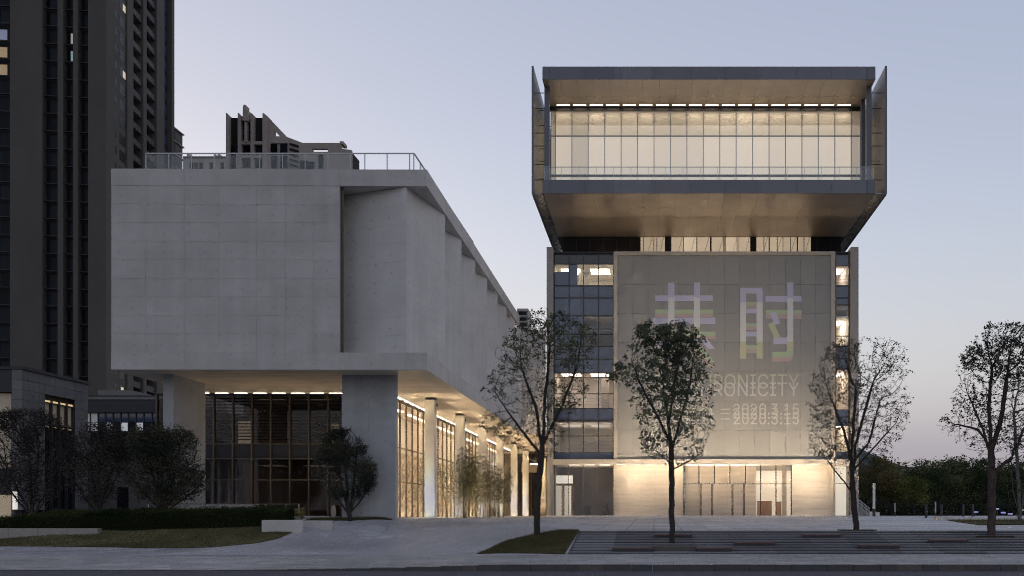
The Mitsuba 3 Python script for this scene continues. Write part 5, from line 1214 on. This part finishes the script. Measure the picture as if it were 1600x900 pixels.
put('parapet', bx(X(322, Yr + 4), X(402, Yr + 4), Yr + 4, Yr + 4.2, -0.3, Z(787.5, Yr + 4)), 'm_concrete_c', tr_)
yp = thing('flowering_plant', 'pale yellow-green plants at the right end of the hedge, by the railing end', 'plant')
r = np.random.default_rng(8)
c = np.column_stack([r.uniform(X(448, 43.6), X(476, 43.6), 420), r.uniform(43.4, 43.9, 420), np.zeros(420)]); c[:, 2] = r.uniform(-0.12, Z(795, 43.6), 420) + r.normal(0, .03, 420)
put('foliage', leaf_mesh(c, 0.1, r, -0.2, 0.5), 'm_leaf_yellow', yp)
put('planter_box', bx(X(448, 43.6), X(476, 43.6), 43.4, 43.9, -0.5, -0.12), 'm_bronze_frame', yp)
lb_ = thing('lantern_bollard', 'glowing white lantern on a black bollard at the far left', 'lamp')
xb_, Yl = X(23.5, 53), 53.0
put('base', trimesh.creation.cylinder(0.11, 0.95, sections=16, transform=trimesh.transformations.translation_matrix([xb_, Yl, Z(797, Yl) - 0.475])), 'm_metal_dark', lb_, smooth=40)
put('lamp', trimesh.creation.cylinder(0.12, Z(768, Yl) - Z(796, Yl), sections=16, transform=trimesh.transformations.translation_matrix([xb_, Yl, (Z(768, Yl) + Z(796, Yl)) / 2])), 'm_lamp', lb_, smooth=40, emit=[0.06 * c for c in (1, .9, .75)], weight=0.5)
put('cap', trimesh.creation.cylinder(0.13, 0.05, sections=16, transform=trimesh.transformations.translation_matrix([xb_, Yl, Z(768, Yl) + 0.03])), 'm_metal_dark', lb_, smooth=40)
def pot(px, Y, name, label, h, n, size, width, mat_, seed, spread, potm='m_metal_dark', z0=0.03):
    r = np.random.default_rng(seed); k = thing(name, label, 'plant')
    x = X(px, Y)
    put('pot', trimesh.creation.revolve([(0, 0), (0.17, 0), (0.24, 0.4), (0.2, 0.4), (0, 0.36)], sections=16, transform=trimesh.transformations.translation_matrix([x, Y, z0])), potm, k, smooth=40)
    a, e_ = r.uniform(0, 2 * np.pi, n), r.uniform(0.3, 1.4, n)
    L = h * r.uniform(0.6, 1, n)
    ms = []
    for i in range(n):
        t = np.linspace(0, 1, 5)[:, None]; d = np.array([math.cos(a[i]) * math.cos(e_[i]) * spread, math.sin(a[i]) * math.cos(e_[i]) * spread, math.sin(e_[i])])
        p = np.array([x, Y, z0 + 0.38]) + d * L[i] * t + np.array([0, 0, -0.35 * L[i]]) * t ** 2
        s = np.array([-math.sin(a[i]), math.cos(a[i]), 0]) * width * np.sin(np.pi * (0.15 + 0.85 * t))
        v = np.vstack([p - s, p + s]); f = [[j, j + 1, 6 + j] for j in range(4)] + [[j, 6 + j, 5 + j] for j in range(4)]
        ms.append(trimesh.Trimesh(v, f, process=False))
    put('leaves', join(ms), mat_, k)
pot(919, 81.3, 'potted_plant', 'spiky dark potted plant behind the glass, left of the other lobby plant', 1.15, 34, 0.3, 0.035, 'm_leaf_dark', 1, 1.0)
pot(948, 81.3, 'potted_plant', 'narrow dark potted plant behind the glass beside the stone wall', 1.35, 22, 0.3, 0.035, 'm_leaf_dark', 2, 0.5)
vs = thing('floor_vase', 'tall pale floor vase by the glass, left of the egg-shaped shrub trunk', 'vase')
put('body', trimesh.creation.revolve([(0, 0), (0.1, 0), (0.14, 0.25), (0.11, 0.5), (0.08, 0.58), (0.1, 0.62), (0.06, 0.62), (0, 0.55)], sections=20, transform=trimesh.transformations.translation_matrix([X(521, 52.15), 52.15, -0.0])), 'm_frame_stone', vs, smooth=40)

# ------------------------------------------------------------------ right side: wall, posts, far trees, hill
rw = thing('low_wall', 'low white wall along the far edge of the plaza on the right', 'wall')
Yw = 63.5
zw = float(ground_z(X(1500, Yw), Yw))
for i in range(7):
    x0, x1 = X(1483, Yw) + i * 2.2, X(1483, Yw) + (i + 1) * 2.2
    put('stone', bx(x0 + 0.006, x1 - 0.006, Yw, Yw + 0.35, zw - 0.2, Z(808.5, Yw)), 'm_column', rw)
put('end_stone', bx(X(1470, Yw), X(1483, Yw) - 0.006, Yw + 0.0, Yw + 1.5, zw - 0.2, Z(806.5, Yw)), 'm_column', rw)
for i, (px, Y, w, t, lb) in enumerate(((1363, 84, .55, 799.5, 'white stone cube seat left of the pale post'), (1369.5, 84, .45, 800.5, 'white stone cube seat right of the pale post'))):
    put('concrete_stool', trimesh.creation.box((w, w, Z(t, Y) + 0.1), transform=trimesh.transformations.translation_matrix([X(px, Y), Y, (Z(t, Y) - 0.1) / 2])), 'm_white', label=lb, cat='seat', group='white stone seats by the tall gallery')
lp = thing('lamp_post', 'pale square lamp post on a dark base, just right of the tall gallery', 'lamp post')
Yp = 80.0
put('base', bx(X(1364, Yp), X(1368, Yp), Yp, Yp + .2, -0.05, Z(795, Yp)), 'm_metal_dark', lp); put('light_tube', bx(X(1364.3, Yp), X(1367.6, Yp), Yp + .01, Yp + .19, Z(795, Yp) + 0.002, Z(755, Yp)), 'm_white', lp)
for px, t, Y, lb in ((1398.5, 786, 85, 'thin pale post among the far trees, second from the tall gallery'), (1462, 784, 75, 'thin pale post on a dark base left of the low white wall')):
    k = thing('marker_post', lb, 'post')
    zg = float(ground_z(X(px, Y), Y)) if X(px, Y) < 43 else -0.1
    put('base', bx(X(px - 1, Y), X(px + 1, Y), Y, Y + .1, zg - 0.05, zg + 0.35), 'm_metal_dark', k); put('tube', bx(X(px - .8, Y), X(px + .8, Y), Y + 0.005, Y + .095, zg + 0.35, Z(t, Y)), 'm_steel', k)
for i, (px, Y, lb) in enumerate(((1447, 72, 'dark bollard left of the thin pale post by the low white wall'), (1471, 71, 'dark bollard right of the thin pale post, touching the end of the low white wall'), (1505, 78, 'dark bollard behind the left part of the low white wall'), (1520, 78, 'dark bollard behind the low white wall, left of the red-brown trunk'))):
    zg = float(ground_z(X(px, Y), Y))
    put('bollard', trimesh.creation.cylinder(0.09, 1.0, sections=12, transform=trimesh.transformations.translation_matrix([X(px, Y), Y, zg + 0.48])), 'm_metal_dark', smooth=40, label=lb, cat='bollard', group='dark bollards on the right')
sr = thing('stair_railing', 'steel stair railing sloping down beside the right corner of the tall gallery', 'railing')
Ys = 96.0
for i in range(9):
    px = 1342 + i * 2.0; tp = 780.5 + i * 1.6
    put('baluster', bar((X(px, Ys), Ys, Z(tp + 14, Ys)), (X(px, Ys), Ys, Z(tp, Ys)), 0.04), 'm_steel', sr)
for o in (0, 5, 10, 14): put('rail', bar((X(1341, Ys), Ys, Z(780 + o, Ys)), (X(1359, Ys), Ys, Z(794.4 + o, Ys)), 0.06), 'm_steel', sr)
put('stair_flank', trimesh.Trimesh(np.array([[X(a, Ys), y, z] for y in (Ys + 0.1, Ys + 1.5) for a, z in ((1341, -0.1), (1360, -0.1), (1360, 0.05), (1341, Z(793, Ys)))]), np.array([[0, 1, 2], [0, 2, 3], [4, 6, 5], [4, 7, 6], [0, 4, 5], [0, 5, 1], [1, 5, 6], [1, 6, 2], [2, 6, 7], [2, 7, 3], [3, 7, 4], [3, 4, 0]]), process=False), 'm_concrete_c', sr)
for i, (px, py, c_, lb) in enumerate(((1525, 800, (.006, .002, .025), 'purple glowing garden lamp left of the red-brown trunk'), (1559, 795, (.012, .009, .03), 'whitish violet garden lamp just right of the red-brown trunk'), (1568, 801, (.007, .0025, .03), 'violet garden lamp between two others right of the red-brown trunk'), (1579, 803, (.006, .0025, .025), 'purple garden lamp lowest and farthest right of the violet ones'), (1597, 797, (.03, .027, .024), 'white garden lamp at the right edge behind the grey stems'))):
    Y = 92.0
    k = thing('garden_lamp', lb, 'lamp', 'coloured garden lamps under the far trees')
    w = 0.2 if i in (0, 2, 3) else 0.12
    put('lamp', bx(X(px, Y) - w, X(px, Y) + w, Y, Y + .15, Z(py, Y) - 0.07, Z(py, Y) + 0.07), 'm_lamp', k, emit=c_, weight=0.05)
    put('stem', bx(X(px, Y) - .03, X(px, Y) + .03, Y + .05, Y + .11, -0.15, Z(py, Y) - 0.075), 'm_metal_dark', k)

def far_tree_mesh(seed, h=6.0, w=2.6, n=3400):
    r = np.random.default_rng(seed)
    tr, tips = [], []
    tr.append(tube([(0, 0, -0.1), (0.03, 0, h * .25), (0.0, 0.05, h * .55)], [0.13, 0.1, 0.05], 7))
    for i in range(9):
        a = r.uniform(0, 6.28); z = h * r.uniform(0.2, 0.5); e = np.array([math.cos(a) * w * r.uniform(.4, .8), math.sin(a) * w * r.uniform(.4, .8), h * r.uniform(0.5, 0.9)])
        tr.append(tube([(0, 0, z), (e[0] * .5, e[1] * .5, z + (e[2] - z) * .4), e], [0.06, 0.04, 0.015], 5)); tips.append(e)
    for i in range(26):
        a, q = r.uniform(0, 6.28), math.sqrt(r.random()); zz = r.uniform(0.36, 0.97)
        rad = w * (1 - abs(zz - 0.55) ** 1.6 * 1.9)
        tips.append(np.array([math.cos(a) * q * rad, math.sin(a) * q * rad, h * zz]))
    tips = np.array(tips)
    c = tips[r.integers(0, len(tips), n)]; s = r.uniform(0.35, 0.75, (len(tips),))[r.integers(0, len(tips), n)]
    C = c + r.normal(0, 1, (n, 3)) * np.array([1, 1, 0.6]) * (0.26 + 0.34 * s[:, None])
    C[:, 2] = np.clip(C[:, 2], h * .22, None)
    return join(tr), leaf_mesh(C, 0.24, r, 0.2, 0.65)


FT = [far_tree_mesh(100 + i, 6.0, (2.3, 2.8, 2.0, 3.0)[i]) for i in range(4)]
FTP = [mikit.ply(a, 'm_bark') for a, b in FT]
FTC = {}
FARS = [(1352, 112, 724, 'dark'), (1374, 104, 713, 'ochre'), (1393, 100, 733, 'ochre'), (1412, 108, 727, 'green'), (1428, 98, 743, 'bright'), (1447, 106, 719, 'green'), (1463, 112, 731, 'dark'), (1480, 104, 736, 'green'), (1499, 110, 712, 'dark'), (1521, 105, 717, 'green'), (1537, 112, 742, 'dark'),
        (1556, 103, 719, 'green'), (1575, 108, 730, 'dark'), (1594, 102, 722, 'green'), (1616, 108, 716, 'dark'),
        (1362, 128, 733, 'green'), (1402, 130, 742, 'dark'), (1436, 128, 736, 'dark'), (1472, 131, 740, 'green'), (1510, 128, 733, 'dark'), (1546, 130, 744, 'green'), (1585, 128, 734, 'dark'), (1625, 130, 730, 'green')]
ORD = ['first', 'second', 'third', 'fourth', 'fifth', 'sixth', 'seventh', 'eighth', 'ninth', 'tenth', 'eleventh', 'twelfth', 'thirteenth', 'fourteenth', 'fifteenth']
LOOKS = {'dark': ('dark evergreen tree', 'm_leaf_far_dark'), 'green': ('dull green tree', 'm_leaf_far'), 'ochre': ('yellow-brown autumn tree', 'm_leaf_far_ochre'), 'bright': ('bright yellow-green tree', 'm_leaf_far_bright')}
for i, (px, Y, py, kd) in enumerate(FARS):
    row = 'front row of far trees' if i < 15 else 'back row of far trees'
    k = thing('background_tree', f'{LOOKS[kd][0]}, {ORD[i if i < 15 else i - 15]} from the tall gallery in the {row}', 'tree', 'far trees on the right')
    v = i % 4
    s = (Z(py, Y) + 0.1) / 6.1
    T = T4().translate([X(px, Y), Y, -0.12]).rotate([0, 0, 1], (i * 77) % 360).scale([s * (1.0 if Y < 120 else 1.25), s * (1.0 if Y < 120 else 1.25), s])
    put('trunk', FTP[v], None, k, tw=T)
    if (v, kd) not in FTC: FTC[(v, kd)] = mikit.ply(FT[v][1], LOOKS[kd][1])
    put('crown', FTC[(v, kd)], None, k, tw=T)
r = np.random.default_rng(5)
c = np.column_stack([r.uniform(23, 56, 26000), r.uniform(118, 126, 26000), np.zeros(26000)]); c[:, 2] = r.random(26000) ** 1.4 * (1.6 + 1.6 * meshkit.noise(np.column_stack([c[:, 0] * 0.6, c[:, 1] * 0.6, c[:, 0] * 0]), 4)) - 0.1
put('undergrowth', leaf_mesh(c, 0.3, r, 0.0, 0.7), 'm_leaf_far_dark', label='dark undergrowth filling the ground beneath the far trees', cat='undergrowth', kind='stuff')
hx, hy = np.meshgrid(np.linspace(-150, 420, 120), np.linspace(560, 900, 50))
hz = 40 * np.exp(-((hx - 110) / 60) ** 2 - ((hy - 720) / 110) ** 2) + 27 * np.exp(-((hx - 230) / 130) ** 2 - ((hy - 740) / 120) ** 2)
hz += 7 * (meshkit.fbm(np.stack([hx * 0.06, hy * 0.06, 0 * hx], -1), 4, 2) - 0.5) * np.clip(hz / 10, 0, 1) + 5 * meshkit.noise(np.stack([hx * 0.03, hy * 0 + 2, 0 * hx], -1), 6) * np.exp(-((hy - 740) / 120) ** 2) + 3 * np.exp(-((hy - 740) / 100) ** 2) - 1
hv = np.column_stack([hx.ravel(), hy.ravel(), hz.ravel()])
i, j = np.meshgrid(np.arange(49), np.arange(119), indexing='ij'); a = (i * 120 + j).ravel()
put('hills', trimesh.Trimesh(hv, np.vstack([np.column_stack([a, a + 1, a + 121]), np.column_stack([a, a + 121, a + 120])]), process=False), 'm_hill', smooth=True, kind='structure')

for px, py in ((1338, 829), (1549, 839)):   # soil round the two trees that stand in the steps
    yt = ground_hit(px, py); xt = X(px, yt)
    put('tree_pit', bx(xt - 0.7, xt + 0.75, yt - 0.45, yt + 0.5, step_z(yt) - 0.3, float(ground_z(xt, yt)) + 0.04), 'm_soil', scene_steps)
